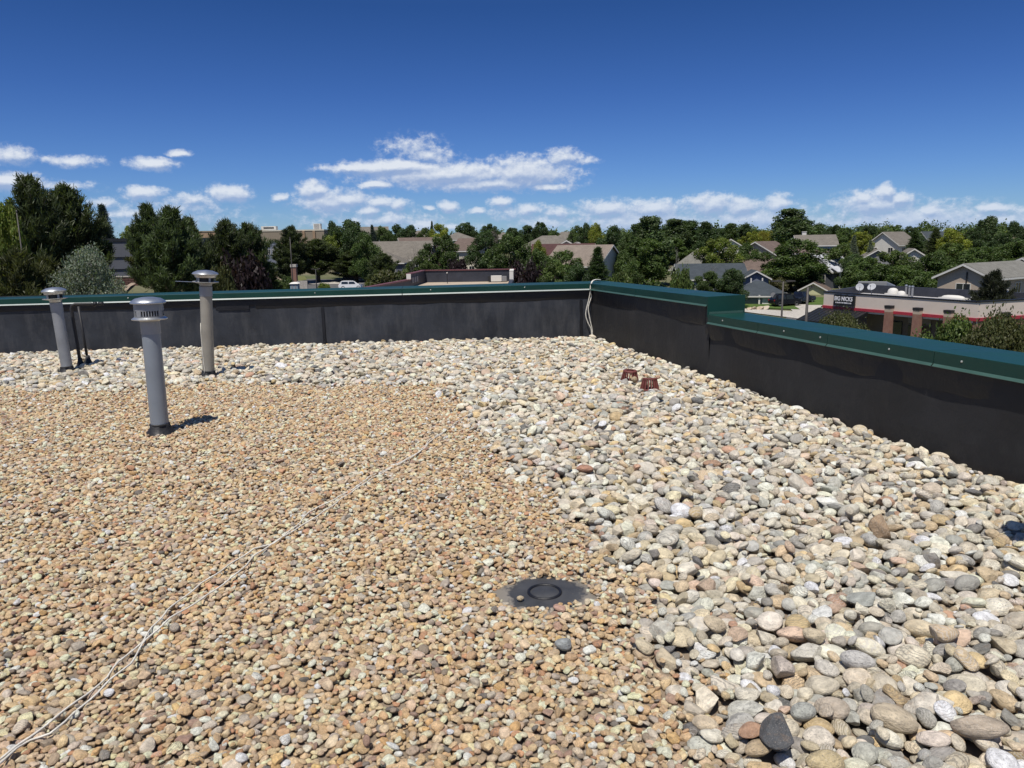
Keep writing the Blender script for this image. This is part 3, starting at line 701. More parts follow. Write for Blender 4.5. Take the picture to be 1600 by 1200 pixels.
def on_wall(px, py, n):                   # picture point on a plane standing n in front of the far wall
    r = ray(px, py); p0 = cC-nA*n; tt = ((p0-CAM)@nA)/(r@nA); return r*tt+CAM
tp = corner_out(H_HI+.10, .12)
up = [tuple(on_wall(938, 437.5, -.30)), tuple(on_wall(931, 437, -.12)), tuple(on_wall(926.5, 438.5, .02)), tuple(on_wall(924, 441.5, .065)), tuple(on_wall(922.5, 448, .075)), tuple(on_wall(922, 457, .07))]
lo1 = [(920, 468), (916, 484), (915.5, 494), (919, 505), (923.5, 514), (924.5, 526)]
lo2 = [(923.5, 463), (920, 474), (918.5, 482), (920, 493), (922.5, 505), (924.5, 514), (925, 526)]
for lo in (lo1, lo2):
    raw = [Vector(q) for q in up]+[Vector(tuple(on_wall(x, y, .06))) for x, y in lo]
    fine_ = []
    for i in range(len(raw)-1):
        p0 = raw[max(i-1, 0)]; p1 = raw[i]; p2 = raw[i+1]; p3 = raw[min(i+2, len(raw)-1)]
        for k in range(5):
            s = k/5; fine_.append(.5*((2*p1)+(p2-p0)*s+(2*p0-5*p1+4*p2-p3)*s*s+(3*p1-p0-3*p2+p3)*s**3))
    fine_.append(raw[-1])
    if lo is lo2: fine_ = [q+Vector((.006, -.008, 0)) for q in fine_]
    b = MB(); b.tube(fine_, .0085, 8); b.build('strand', m_cord, cd, True)

# ------------------------------------------------------------------ the neighbourhood: ground, streets, lawns
def lit_mat(name, c1, c2, scale, rough=.9, bump=.2, c3=None):
    def ex(N, v, c):
        k = N.mix(N.rng(N.noise(v, scale, 6, .65).outputs[0], .35, .65), c1+(1,), c2+(1,))
        if c3: k = N.mix(N.rng(N.noise(v, scale*.17, 3, .6).outputs[0], .5, .62), k, c3+(1,))
        hs = N.n('ShaderNodeVectorMath', operation='SCALE'); N.l(k, hs.inputs[0]); N.l(N.rng(N.noise(v, scale*14, 2, .6).outputs[0], .3, .7, .8, 1.2), hs.inputs['Scale']); return hs.outputs[0]
    return pmat(name, c1, rough, 0, .1, 2, bump, 8., .2, ex)
m_ground = lit_mat('dry_ground', (.16, .145, .085), (.07, .09, .035), .08, c3=(.20, .17, .115))
m_grass = lit_mat('green_lawn', (.085, .13, .030), (.055, .095, .022), .5)
m_asphalt = lit_mat('worn_asphalt', (.085, .085, .087), (.12, .118, .115), .25)
m_conc = lit_mat('pale_concrete', (.44, .41, .36), (.36, .335, .30), .3)
m_dirt = lit_mat('bare_tan_earth', (.34, .27, .20), (.26, .20, .145), .3)
def terrain():
    xs = np.concatenate([np.linspace(-5000, -400, 12), np.arange(-380, 381, 6.), np.linspace(400, 5000, 12)])
    ys = np.concatenate([np.linspace(-3000, -60, 10), np.arange(-40, 521, 6.), np.linspace(560, 7000, 16)])
    v = np.array([(x, y, T(x, y)-.06) for x in xs for y in ys]); n = len(ys)
    i, j = np.meshgrid(np.arange(len(xs)-1), np.arange(n-1), indexing='ij'); a = (i*n+j).ravel()
    return mk('ground', v, np.stack([a, a+n, a+n+1, a+1], 1), m_ground, True)
tag(ob('ground', terrain()), kind='structure')
def sheet(name, quad, mat, dz, nu=24, nv=24):
    q = [np.array(p[:2], float) for p in quad]; v = []
    for i in range(nu+1):
        for j in range(nv+1):
            u, w = i/nu, j/nv; p = (q[0]*(1-u)+q[1]*u)*(1-w)+(q[3]*(1-u)+q[2]*u)*w
            v.append((p[0], p[1], T(p[0], p[1])+dz))
    m = nv+1; f = [(i*m+j, (i+1)*m+j, (i+1)*m+j+1, i*m+j+1) for i in range(nu) for j in range(nv)]
    me = mk(name, v, f, mat, True)
    if me.polygons[0].normal.z < 0: me.flip_normals()
    return tag(ob(name, me), kind='structure')
def G(px, py):                            # photo pixel onto the sloping ground
    r = ray(px, py); lo, hi = 20., 900.
    for d in np.arange(20, 900, 1.):
        p = r*(d/r[1])+CAM
        if p[2] < T(p[0], p[1]): hi = d; break
    lo = hi-1
    for _ in range(20):
        m = (lo+hi)/2; p = r*(m/r[1])+CAM
        if p[2] < T(p[0], p[1]): hi = m
        else: lo = m
    return r*(hi/r[1])+CAM
sheet('parking_lot', [(-75, 88), (22, 88), (16, 172), (-75, 172)], m_asphalt, .03)
sheet('service_road', [(-90, 60), (8, 60), (12, 70), (-90, 74)], m_conc, .04)
sheet('street', [G(745, 421), G(776, 421), G(768, 404), G(747, 404)], m_asphalt, .06)
sheet('driveway', [G(700, 404), G(768, 403), G(770, 398), G(690, 398)], m_conc, .10)
sheet('pavement', [G(775, 421), G(782, 421), G(772, 404), G(768, 404)], m_conc, .10)
sheet('lawn', [G(1050, 446), G(1100, 446), G(1092, 421), G(1058, 421)], m_grass, .08)
sheet('lawn', [G(1147, 481), G(1250, 484), G(1232, 473), G(1150, 472)], m_grass, .08)
sheet('lawn', [G(1262, 477), G(1290, 477), G(1290, 465), G(1258, 465)], m_grass, .08)
sheet('footpath', [G(1150, 486), G(1262, 500), G(1262, 488), G(1152, 482)], m_conc, .06)
sheet('driveway', [G(1240, 488), G(1292, 488), G(1290, 476), G(1228, 476)], m_conc, .05)
sheet('road', [G(1215, 512), G(1300, 520), G(1300, 489), G(1238, 486)], m_asphalt, .04)
sheet('earth_bank', [G(418, 442), G(452, 442), G(452, 416), G(428, 416)], m_dirt, .08)
sheet('lawn', [G(452, 442), G(482, 442), G(476, 432), G(460, 432)], lit_mat('dry_lawn', (.16, .15, .06), (.10, .12, .04), .5), .10)
sheet('footpath', [G(478, 444), G(535, 444), G(530, 439), G(480, 439)], m_conc, .06)
sheet('earth_bank', [G(195, 458), G(330, 458), G(330, 446), G(195, 449)], m_dirt, .06)

# ------------------------------------------------------------------ buildings
def wallmat(n, hx, k=.8): 
    c = tuple(q*k for q in lin(hx)[:3]); return pmat(n, c, .8, 0, .08, .6, .1, 14., .3)
def shingles(n, c):
    def ex(N, v, cc):
        br = N.n('ShaderNodeTexBrick'); N.l(N.n('ShaderNodeTexCoord').outputs['Object'], br.inputs['Vector']); br.inputs['Scale'].default_value = 3.
        nz = N.noise(v, 1.1, 4, .7).outputs[0]; nf = N.noise(v, 14., 3, .7).outputs[0]
        hs = N.n('ShaderNodeVectorMath', operation='SCALE'); hs.inputs[0].default_value = c; N.l(N.math('MULTIPLY', N.rng(nz, .3, .7, .82, 1.18), N.rng(nf, .3, .7, .75, 1.25)), hs.inputs['Scale']); return hs.outputs[0]
    return pmat(n, c, .9, 0, .1, 1, .4, 10., .2, ex)
m_sh_grey = shingles('grey_brown_shingles', (.155, .140, .118)); m_sh_dark = shingles('slate_grey_shingles', (.050, .060, .068)); m_sh_brown = shingles('brown_shingles', (.13, .098, .082))
m_sh_tan = shingles('tan_shingles', (.20, .165, .135)); m_sh_maroon = shingles('maroon_roof', (.075, .038, .036)); m_sh_pale = shingles('pale_grey_roof', (.42, .43, .45)); m_sh_green = shingles('olive_grey_shingles', (.17, .165, .145)); m_sh_orange = shingles('orange_tile_roof', (.34, .17, .11))
m_white = wallmat('white_paint', '#e4e1d8'); m_cream = wallmat('cream_siding', '#d9d2bf'); m_grey = wallmat('grey_siding', '#a9aaac', .55); m_bluegrey = wallmat('blue_grey_siding', '#8f97a6', .55); m_olive = wallmat('olive_grey_siding', '#8b8977', .6)
m_beige = wallmat('beige_siding', '#cbb9a5', .75); m_brownwall = wallmat('brown_siding', '#8f7c6a', .6); m_paleyellow = wallmat('pale_yellow_green_siding', '#d3d2a6', .75); m_bluewall = wallmat('pale_blue_siding', '#9fb8c4', .7); m_tan = wallmat('tan_stucco', '#b99d80', .62); m_tan2 = wallmat('grey_tan_stucco', '#a99c88', .6); m_darkgrey = wallmat('charcoal_grey_siding', '#777a82', .5)
m_glass = pmat('window_glass', (.02, .025, .03), .08, 0, .1, 2, 0, 5, .8)
m_garage = wallmat('garage_door_white', '#e8e6e0')
def brickmat(n, c1, c2, mort, s=3.):
    m = bpy.data.materials.new(n); m.use_nodes = True; N = NT(m.node_tree); b = m.node_tree.nodes['Principled BSDF']; b.inputs['Roughness'].default_value = .85
    tc = N.n('ShaderNodeTexCoord'); nz = N.noise(tc.outputs['Object'], 2.2, 4, .7).outputs[0]
    N.l(N.mix(N.rng(nz, .3, .7), c1+(1,), c2+(1,)), b.inputs['Base Color']); return m
m_brick = brickmat('red_brown_brick', (.20, .10, .075), (.27, .15, .11), (.3, .28, .25)); m_dkbrick = brickmat('dark_red_block', (.075, .038, .032), (.12, .062, .050), (.06, .05, .045))
m_red = pmat('red_metal_band', (.36, .03, .05), .45, 0, .1); m_blackmetal = pmat('black_metal', (.014, .015, .017), .45, .1, .2)

def window(parent, M, w, h, frame=m_white, mull=True):
    b = MB(); t = .07
    for lo, hi in (((-w/2-t, -.05, -h/2-t), (w/2+t, .04, -h/2)), ((-w/2-t, -.05, h/2), (w/2+t, .04, h/2+t)), ((-w/2-t, -.05, -h/2), (-w/2, .04, h/2)), ((w/2, -.05, -h/2), (w/2+t, .04, h/2))): b.box(lo, hi, M)
    if mull: b.box((-.03, -.045, -h/2), (.03, .035, h/2), M)
    o = b.build('window', frame, parent)
    g = MB(); g.box((-w/2, -.012, -h/2), (w/2, .02, h/2), M); g.build('pane', m_glass, o)
    return o
def house(px, py, y, w, dep, rise, yaw, wall, roofm, label, kind='gable', cat='house', eave=.45, trim=m_white, wins=None, garage=None, chimney=None, name='house', minwall=2.6, group='houses of the neighbourhood', gwall=None):
    rp = D(px, py, y); gz = T(rp[0], rp[1]); wh = max(minwall, rp[2]-gz-rise); gz = rp[2]-rise-wh
    t = thing(name, (rp[0], rp[1], gz), label, cat, group, math.radians(yaw))
    hw, hd = w/2, dep/2; b = MB(); zb = -2.5
    if kind == 'gable':
        b.add([(-hw, -hd, zb), (hw, -hd, zb), (hw, hd, zb), (-hw, hd, zb), (-hw, -hd, wh), (hw, -hd, wh), (hw, hd, wh), (-hw, hd, wh), (-hw, 0, wh+rise-.12), (hw, 0, wh+rise-.12)],
              [(0, 1, 5, 4), (2, 3, 7, 6), (1, 2, 6, 9, 5), (3, 0, 4, 8, 7)])
    else: b.box((-hw, -hd, zb), (hw, hd, wh))
    b.build('wall', wall, t)
    r = MB(); f = MB(); ew, ed = hw+eave, hd+eave; th = .16; sl = rise/hd; ez = wh-eave*sl
    if kind == 'gable':
        for s in (-1, 1):
            vs = [(-ew, s*ed, ez), (ew, s*ed, ez), (ew, 0, wh+rise), (-ew, 0, wh+rise)]
            r.add(vs+[(x, yy, z+th) for x, yy, z in vs], [(0, 1, 2, 3), (4, 5, 6, 7), (0, 1, 5, 4), (1, 2, 6, 5), (2, 3, 7, 6), (3, 0, 4, 7)])
            f.box((-ew, min(s*ed, s*(ed+.03)), ez-.12), (ew, max(s*ed, s*(ed+.03)), ez+.10))
            for x in (-ew, ew):
                x0, x1 = (x-.03, x) if x < 0 else (x, x+.03)
                f.prism([(x0, s*ed, ez-.13), (x0, 0, wh+rise-.13), (x0, 0, wh+rise+.1), (x0, s*ed, ez+.1)], (x1-x0, 0, 0))
    else:
        rl = max(.4, w-dep)/2 if w > dep else .2
        A = [(-ew, -ed, ez), (ew, -ed, ez), (ew, ed, ez), (-ew, ed, ez)]; Rg = [(-rl, 0, wh+rise), (rl, 0, wh+rise)]
        r.add(A+Rg, [(0, 1, 5, 4), (1, 2, 5), (2, 3, 4, 5), (3, 0, 4), (3, 2, 1, 0)])
        for lo, hi in (((-ew, -ed-.03, ez-.14), (ew, -ed, ez+.06)), ((-ew, ed, ez-.14), (ew, ed+.03, ez+.06)), ((-ew-.03, -ed-.03, ez-.14), (-ew, ed+.03, ez+.06)), ((ew, -ed-.03, ez-.14), (ew+.03, ed+.03, ez+.06))): f.box(lo, hi)
    ro = r.build('roof', roofm, t); f.build('fascia', trim, t)
    if chimney:
        c = MB(); cx, cy, ch = chimney; c.box((cx-.45, cy-.35, wh), (cx+.45, cy+.35, wh+rise+ch)); c.box((cx-.52, cy-.42, wh+rise+ch), (cx+.52, cy+.42, wh+rise+ch+.12)); c.build('chimney', gwall or wall, ro)
    storeys = max(1, int(round(wh/2.9)))
    faces = {'f': (0, -hd, 0), 'r': (hw, 0, 90), 'l': (-hw, 0, -90), 'b': (0, hd, 180)}
    for spec in (wins if wins is not None else ['f', 'r', 'l']):
        x0, y0, a = faces[spec]; span = w if spec in 'fb' else dep
        for st in range(storeys):
            z = wh-1.45-st*2.85
            n = max(1, int(span/3.6))
            for k in range(n):
                if garage and spec == garage[0] and st == storeys-1 and abs((k+.5)/n-.5-garage[1]/span) < (garage[2]/2+.9)/span: continue
                M = Matrix.Translation((x0, y0, z)) @ Matrix.Rotation(math.radians(a), 4, 'Z') @ Matrix.Translation(((k+.5)*span/n-span/2, -.03, 0))
                window(t, M, 1.25 if n > 1 else 1.6, 1.25, trim)
    if garage:
        fc, gx, gw = garage; x0, y0, a = faces[fc]; M = Matrix.Translation((x0, y0, wh-storeys*2.85+.1 if storeys > 1 else 0)) @ Matrix.Rotation(math.radians(a), 4, 'Z') @ Matrix.Translation((gx, -.04, 0))
        gd = MB()
        for k in range(4): gd.box((-gw/2, -.03+.006*(k % 2), k*.54), (gw/2, .03, k*.54+.52), M)
        gd.build('garage_door', m_garage, t)
        fr = MB(); fr.box((-gw/2-.14, -.05, 0), (-gw/2, .03, 2.2), M); fr.box((gw/2, -.05, 0), (gw/2+.14, .03, 2.2), M); fr.box((-gw/2-.14, -.05, 2.2), (gw/2+.14, .03, 2.38), M); fr.build('door_frame', trim, t)
    return t, wh
HS = [
 (618, 378, 182, 17.5, 12, 3.8, -6, m_darkgrey, m_sh_grey, 'long grey brown roofed house behind the dead pine, left of the cul-de-sac', 'gable'),
 (590, 392, 172, 13, 10, 2.4, -4, m_darkgrey, m_sh_grey, 'low front wing with grey roof and pale garage trim, beside the dead pine', 'hip'),
 (655, 372, 200, 10, 9, 2.0, 15, m_brownwall, m_sh_brown, 'brown roofed house just behind the long grey roof, left of the round tree', 'gable'),
 (715, 363, 200, 9, 10, 1.8, 8, m_cream, m_sh_grey, 'two storey cream house with white garage at the head of the cul-de-sac', 'hip'),
 (741, 373, 185, 8, 9, 2.6, -30, m_cream, m_sh_brown, 'cream house with steep brown roof right of the cul-de-sac head', 'gable'),
 (575, 355, 250, 12, 8, 2.6, 10, m_grey, m_sh_grey, 'far grey roof peeping over the trees beside the small blue spruce', 'gable'),
 (655, 360, 270, 9, 8, 2.2, 0, m_cream, m_sh_grey, 'far grey roofed house half hidden by the bright yellow green tree', 'hip'),
 (786, 363, 280, 8, 8, 2, 0, m_beige, m_sh_grey, 'far roof just showing between the rounded trees in the middle', 'hip'),
 (858, 368, 165, 14, 11, 3.0, -8, m_beige, m_sh_grey, 'wide grey brown hipped house behind the yellow green shrub', 'hip'),
 (884, 376, 160, 6, 7, 1.9, 88, m_cream, m_sh_grey, 'white trimmed gable facing the camera behind the maroon roof', 'gable'),
 (902, 379, 155, 5, 6, 1.6, 90, m_cream, m_sh_grey, 'smaller white trimmed gable right of the other one', 'gable'),
 (880, 382, 146, 11, 8, 2.1, -4, m_cream, m_sh_maroon, 'maroon roofed house between the yellow green shrub and the tan roof', 'gable'),
 (914, 384, 130, 9.5, 10, 3.0, -32, m_cream, m_sh_tan, 'tan roofed house with a white gable end above the parapet corner', 'gable'),
 (880, 362, 290, 9, 8, 2, 0, m_grey, m_sh_grey, 'far grey roof below the cluster of dark trees left of the parapet corner', 'hip'),
 (887, 362, 250, 10, 8, 2.6, 0, m_grey, m_sh_grey, 'far hipped roof standing above the white trimmed gables', 'hip'),
 (1086, 369, 260, 6, 8, 2, 0, m_beige, m_sh_orange, 'far orange roof between the tall cottonwoods', 'gable'),
 (1090, 388, 150, 7, 9, 3.6, 70, m_beige, m_sh_green, 'house with steep pale grey roof between the cottonwoods and the yellow green tree', 'hip'),
 (1142, 374, 190, 6, 8, 2.4, 75, m_white, m_sh_grey, 'pale gable far behind the yellow green tree', 'gable'),
 (1108, 413, 135, 11, 11, 2.2, -6, m_bluegrey, m_sh_dark, 'blue grey house with dark slate roof behind the bare grey tree', 'gable'),
 (1178, 406, 148, 10, 10, 2.2, -8, m_olive, m_sh_brown, 'olive grey house under a wide brown roof right of the slate one', 'gable'),
 (1196, 378, 165, 7, 10, 2.6, 40, m_beige, m_sh_brown, 'brown roofed house left of the big round tree', 'gable'),
 (1178, 423, 129, 3.8, 4.0, 1.1, 84, m_bluegrey, m_sh_dark, 'small dormer house front with white columns and gable over the garage', 'gable'),
 (1186, 439, 122, 8.2, 7, 1.9, -14, m_grey, m_sh_dark, 'grey garage with dark hipped roof and brick base by the parked cars', 'hip'),
 (1273, 368, 175, 8, 8, 2, -12, m_bluewall, m_sh_grey, 'pale blue two storey house with a white chimney under the tallest tree', 'gable'),
 (1258, 380, 160, 7, 7, 1.8, 12, m_grey, m_sh_brown, 'low brown roof in front of the pale blue house', 'hip'),
 (1270, 391, 165, 6.5, 6, 1.6, 20, m_brownwall, m_sh_brown, 'small brown roof above the pale metal roof', 'hip'),
 (1291, 399, 142, 6.2, 8.0, 2.6, 28, m_darkgrey, m_sh_pale, 'dark two storey house with shiny pale roof and white posts', 'gable'),
 (1274, 441, 131, 3.4, 4.0, 1.1, 60, m_paleyellow, m_sh_brown, 'pale yellow green garage end behind the parked cars', 'gable'),
 (1396, 363, 200, 7.5, 9, 3.0, 28, m_white, m_sh_grey, 'brown grey roofed house with white gable on the hill at right', 'gable'),
 (1368, 390, 150, 4.5, 5, 1.5, 75, m_grey, m_sh_grey, 'small grey gable among the trees left of the white one', 'gable'),
 (1424, 389, 150, 4.5, 5, 1.6, 75, m_white, m_sh_grey, 'small white gable among the trees behind the shop', 'gable'),
 (1551, 411, 96, 13, 6.2, 1.45, 33, m_beige, m_sh_green, 'beige house with broad gable and dark eaves behind the dark pine at right', 'gable'),
 (1628, 402, 110, 12, 7, 1.7, 35, m_bluegrey, m_sh_green, 'grey house whose double gable edge shows at the right border', 'gable'),
 (1460, 362, 260, 8, 8, 2.4, 0, m_grey, m_sh_dark, 'far dark roof between the two dark spruces', 'gable'),
]
for h in HS:
    px, py, y, w, dep, rise, yaw, wall, roofm, label, kind = h
    kw = {}
    if 'front wing' in label: kw = dict(garage=('f', -1.5, 4.2))
    elif 'two storey cream' in label: kw = dict(garage=('f', -1.0, 4.6))
    elif 'grey garage' in label: kw = dict(garage=('f', 2.1, 3.2), wins=[])
    elif 'pale yellow green' in label: kw = dict(wins=[])
    elif 'pale blue' in label: kw = dict(chimney=(-2.2, .5, .8), gwall=m_white)
    elif 'beige house with broad' in label: kw = dict(wins=['f', 'l'], eave=.5)
    elif 'white gable end above' in label: kw = dict(wins=['f'])
    t, wh = house(*h[:9], label, kind, **kw)
    if 'brick base' in label:
        b = MB(); b.box((-4.18, -3.58, -1), (.0, -3.44, 1.1)); b.build('brick_base', m_brick, t)
        b = MB(); b.box((-.22, -3.8, -1), (.02, -3.56, wh-.05)); b.build('post', m_white, t)
    if 'white posts' in label:
        for x in (-2.4, -.2, 2.2):
            b = MB(); b.box((x-.1, -5.3, -1), (x+.1, -5.1, 2.6)); b.build('porch_post', m_white, t)
        b = MB(); b.prism([(-3.4, -5.5, 2.6), (-3.4, -3.75, 3.5), (-3.4, -3.75, 3.62), (-3.4, -5.5, 2.72)], (6.8, 0, 0)); b.build('porch_roof', m_sh_pale, t)
    if 'white columns' in label:
        for x in (-.9, .9):
            b = MB(); b.box((-2.6, x-.1, wh-2.4), (-2.4, x+.1, wh)); b.build('column', m_white, t)
    if 'pale blue' in label:
        b = MB(); b.box((-2.6, -5.3, wh-2.9), (2.6, -4.02, wh-2.7)); b.box((-2.6, -5.3, wh-2.7), (2.6, -5.2, wh-1.7)); b.build('balcony', m_bluewall, t)
    if 'beige house with broad' in label:
        b = MB(); b.box((-6.62, -.4, .3), (-6.52, -.28, wh+.6)); b.build('downpipe', m_iron, t)

# the two-level shops on the left and the flat-roofed blocks
def block(name, px0, px1, ytop, y, dep, hgt, wall, label, cat, yaw=0, top=None, capm=None, group=None):
    a = D(px0, ytop, y); c = D(px1, ytop, y); w = abs(c[0]-a[0]); cx = (a[0]+c[0])/2; z = (a[2]+c[2])/2
    t = thing(name, (cx, y, z-hgt), label, cat, group, math.radians(yaw)); b = MB()
    b.box((-w/2, 0, -2), (w/2, dep, hgt)); b.build('wall', wall, t)
    k = MB(); k.box((-w/2-.12, -.12, hgt+.003), (w/2+.12, dep+.12, hgt+.35)); k.build('roof_edge', capm or wall, t)
    return t, w, hgt
t, w, h_ = block('mall_building', 308, 412, 362, 225, 9, 9, m_tan, 'long flat tan shopping building rising behind the pines', 'shopping building', capm=m_tan2)
b = MB(); b.box((-w/2-.3, -1.2, -2), (w/2+.3, -.02, 5.2)); b.build('front_bay', m_cream, t)
for k in range(5):
    window(t, Matrix.Translation((-w/2+1.6+k*(w-3.2)/4, -1.24, 3.2)), 2.2, 1.6, m_white)
t, w, h_ = block('mall_building', 404, 506, 361, 220, 8, 8.6, m_tan2, 'grey tan shopping building with white rooftop boxes, behind the slim pines', 'shopping building', capm=m_cream)
b = MB(); b.box((-w/2, -.9, -2), (w/2, -.02, h_-3.4)); b.build('lower_wall', m_tan, t)
for x in (.17, .33):
    b = MB(); b.box((w*x, -.35, h_-3.3), (w*x+.7, -.02, h_)); b.build('pilaster', m_tan, t)
for k in range(4): window(t, Matrix.Translation((-w/2+1.8+k*3.3, -.94, h_-5.6)), 2.0, 1.5, m_white)
def box_thing(name, px, py, y, sx, sy, sz, mat, label, cat, parts=None, yaw=0, group=None):
    p = D(px, py, y); t = thing(name, (p[0], p[1], p[2]), label, cat, group, math.radians(yaw)); b = MB(); b.box((-sx/2, -sy/2, 0), (sx/2, sy/2, sz)); b.build('casing', mat, t); return t
p = D(418, 361, 223)
t = thing('rooftop_unit', (p[0], p[1]+2, p[2]+.35), 'low white rooftop unit with dark louvres on the grey tan shopping building', 'rooftop unit')
b = MB(); b.box((-2.1, -1, 0), (2.1, 1, 1.0)); b.build('casing', m_white, t); b = MB()
for k in range(3): b.box((-1.4, -1.03, .25+k*.2), (1.6, -1.0, .37+k*.2))
b.build('louvre', m_dark_gap, t)
p = D(494, 361, 223)
t = thing('rooftop_unit', (p[0], p[1]+2, p[2]+.35), 'tall white rooftop unit standing at the right end of the shopping building', 'rooftop unit')
b = MB(); b.box((-1.0, -.9, 0), (1.0, .9, 1.75)); b.build('casing', m_white, t); b = MB()
for k in range(6): b.box((-.75+k*.26, -.93, .1), (-.58+k*.26, -.9, 1.6))
b.build('louvre', m_grey, t)
t, w, h_ = block('grey_building', 140, 262, 377, 92, 18, 6.2, m_darkgrey, 'grey two tier building between the silver tree and the pine group', 'building', capm=m_blackmetal)
b = MB(); b.box((-w/2-.05, -.16, h_-1.8), (w/2+.05, -.02, h_-1.55)); b.box((-w/2-.05, -.16, h_-3.2), (w/2+.05, -.02, h_-3.0)); b.build('ledge', m_darkgrey, t)
for k in range(3): window(t, Matrix.Translation((w*.12+k*1.5, -.04, 1.6)), .9, 1.1, m_white)
t, w, h_ = block('blue_grey_building', 413, 433, 379, 190, 2.5, 5.5, m_bluegrey, 'blue grey block with a white corner right of the round olive pine', 'building')
b = MB(); b.box((w/2-.02, -.14, -2), (w/2+.35, .4, h_)); b.build('corner_pilaster', m_white, t)
for k in range(2): window(t, Matrix.Translation((-.7+k*1.4, -.03, h_-2.2)), .9, 1.1, m_white)
# stone block retaining wall: courses of separate blocks
p0 = D(192, 433, 84); p1 = D(256, 430, 84)
t = thing('retaining_wall', (p0[0], p0[1], T(p0[0], p0[1])), 'dark red block retaining wall under the grey building', 'retaining wall')
L = float(p1[0]-p0[0])+1.5; top = float(p0[2]-T(p0[0], p0[1])); nc = 7; hc = (top+.6)/nc
blk = MB(); blk.box((0, 0, 0), (.66, .35, hc-.05)); bme = blk.mesh('block', m_dkbrick)
for r_ in range(nc):
    for k in range(int(L/.7)+1):
        o = ob('block', bme, t); o.location = (k*.7-1.2+(.35 if r_ % 2 else 0), .02*random.random(), -.6+r_*hc)
b = MB(); b.box((-1.3, -.05, top+.0), (L-.4, .42, top+.1)); b.build('coping', m_conc, t)
b = MB(); b.box((-1.2, .30, -.8), (L-.7, .55, top)); b.build('backing', m_dkbrick, t)

# low neighbouring roof with red coping, seen over the back parapet
ZN = -1.4
q2 = P(664, 423.5, ZN); q3 = P(797, 421.5, ZN)
base = thing('neighbour_roof_building', (q2[0], q2[1], T(q2[0], q2[1])), 'low building with sunken gravel roof and red coping just beyond the back parapet', 'building')
o0 = np.array(base.location)
m_navy = pmat('dark_roof_lining', (.030, .033, .044), .6, 0, .35, 1.2); m_redcop = pmat('faded_red_coping', (.13, .045, .045), .55, 0, .15); m_tanroof = lit_mat('pale_gravel_roof', (.46, .38, .29), (.38, .31, .235), 1.2)
def wallseg(b, a, c, z0, z1, th, outward):
    a = np.array(a[:2]); c = np.array(c[:2]); n = np.array(outward)*th
    b.prism([(a[0], a[1], z0), (c[0], c[1], z0), (c[0], c[1], z1), (a[0], a[1], z1)], (n[0], n[1], 0))
p1 = P(641, 429, ZN); p0 = P(594, 447.5, ZN-.55); p0 = p1+(p0-p1)*2.2
r2, r3, r1, r0 = [np.array(q)[:2]-o0[:2] for q in (q2, q3, p1, p0)]
zt = ZN-o0[2]; back = (r3-r2)/np.linalg.norm(r3-r2); bn = np.array([-back[1], back[0]]); lf = (r2-r1)/np.linalg.norm(r2-r1); ln_ = np.array([-lf[1], lf[0]]); l0 = (r1-r0)/np.linalg.norm(r1-r0); ln0 = np.array([-l0[1], l0[0]])
r4 = r3-bn*4.0; r5 = r3-bn*26; zf = zt-1.15
b = MB(); wallseg(b, r2-back*.4, r3+back*.4, -3, zt, .4, bn); wallseg(b, r1, r2, -3, zt-.006, .35, ln_); b.build('parapet', m_navy, base)
b = MB(); wallseg(b, r0, r1, -3, zt-.55, .35, ln0); b.build('low_parapet', m_navy, base)
b = MB(); wallseg(b, r3, r4, -3, zt-.006, .35, back); wallseg(b, r4, r5, -3, zt-.75, .35, back); b.build('side_parapet', m_navy, base)
b = MB(); wallseg(b, r2-back*.55-bn*.08, r3+back*.55-bn*.08, zt+.003, zt+.10, .62, bn); wallseg(b, r1-ln_*.06, r2-ln_*.06-bn*.02, zt+.0, zt+.09, .5, ln_); wallseg(b, r0-ln0*.06, r1-ln0*.06, zt-.547, zt-.42, .5, ln0); b.build('coping', m_redcop, base)
b = MB(); wallseg(b, r1-lf*.05-ln_*.05, r1+lf*.02-ln_*.05, zt-.5, zt+.06, .4, ln_); wallseg(b, r4+back*.0-bn*.08, r4-bn*.02, zt-.85, zt-.02, .38, back); wallseg(b, r3-bn*.6, r4, zt+.003, zt+.1, .4, back); b.build('corner_trim', m_white, base)
b = MB(); b.add([(*r0, zf), (*r5, zf), (*r3, zf), (*r2, zf), (*r1, zf)], [(0, 1, 2, 3, 4)]); b.build('roof', m_tanroof, base)
for k in range(3):
    c = r1+lf*(.9+k*1.15)-ln_*.03; M = Matrix.Translation((c[0], c[1], zt-.55)) @ Matrix.Rotation(math.atan2(lf[1], lf[0]), 4, 'Z')
    b = MB(); b.box((-.33, -.05, -.26), (.33, .02, .26), M); b.build('vent_panel', m_grey, base)
def on_low(px, py): return P(px, py, ZN-1.15)
p = on_low(776, 440.5)
ac = thing('rooftop_unit', (p[0], p[1], p[2]), 'pale boxy air conditioner on the low roof, right of the dark lined parapet', 'rooftop unit')
b = MB(); b.box((-.55, -.45, .08), (.5, .45, .62)); b.build('casing', m_white, ac); b = MB(); b.box((-.85, -.43, .08), (-.553, .43, .60)); b.build('grille', m_dark_gap, ac); b = MB(); b.box((.503, -.4, .08), (1.0, .4, .56)); b.build('coil', m_grey, ac)
b = MB(); b.box((-.7, -.4, -.02), (-.55, .4, .078)); b.box((.4, -.4, -.02), (.55, .4, .078)); b.build('curb', m_blackmetal, ac)
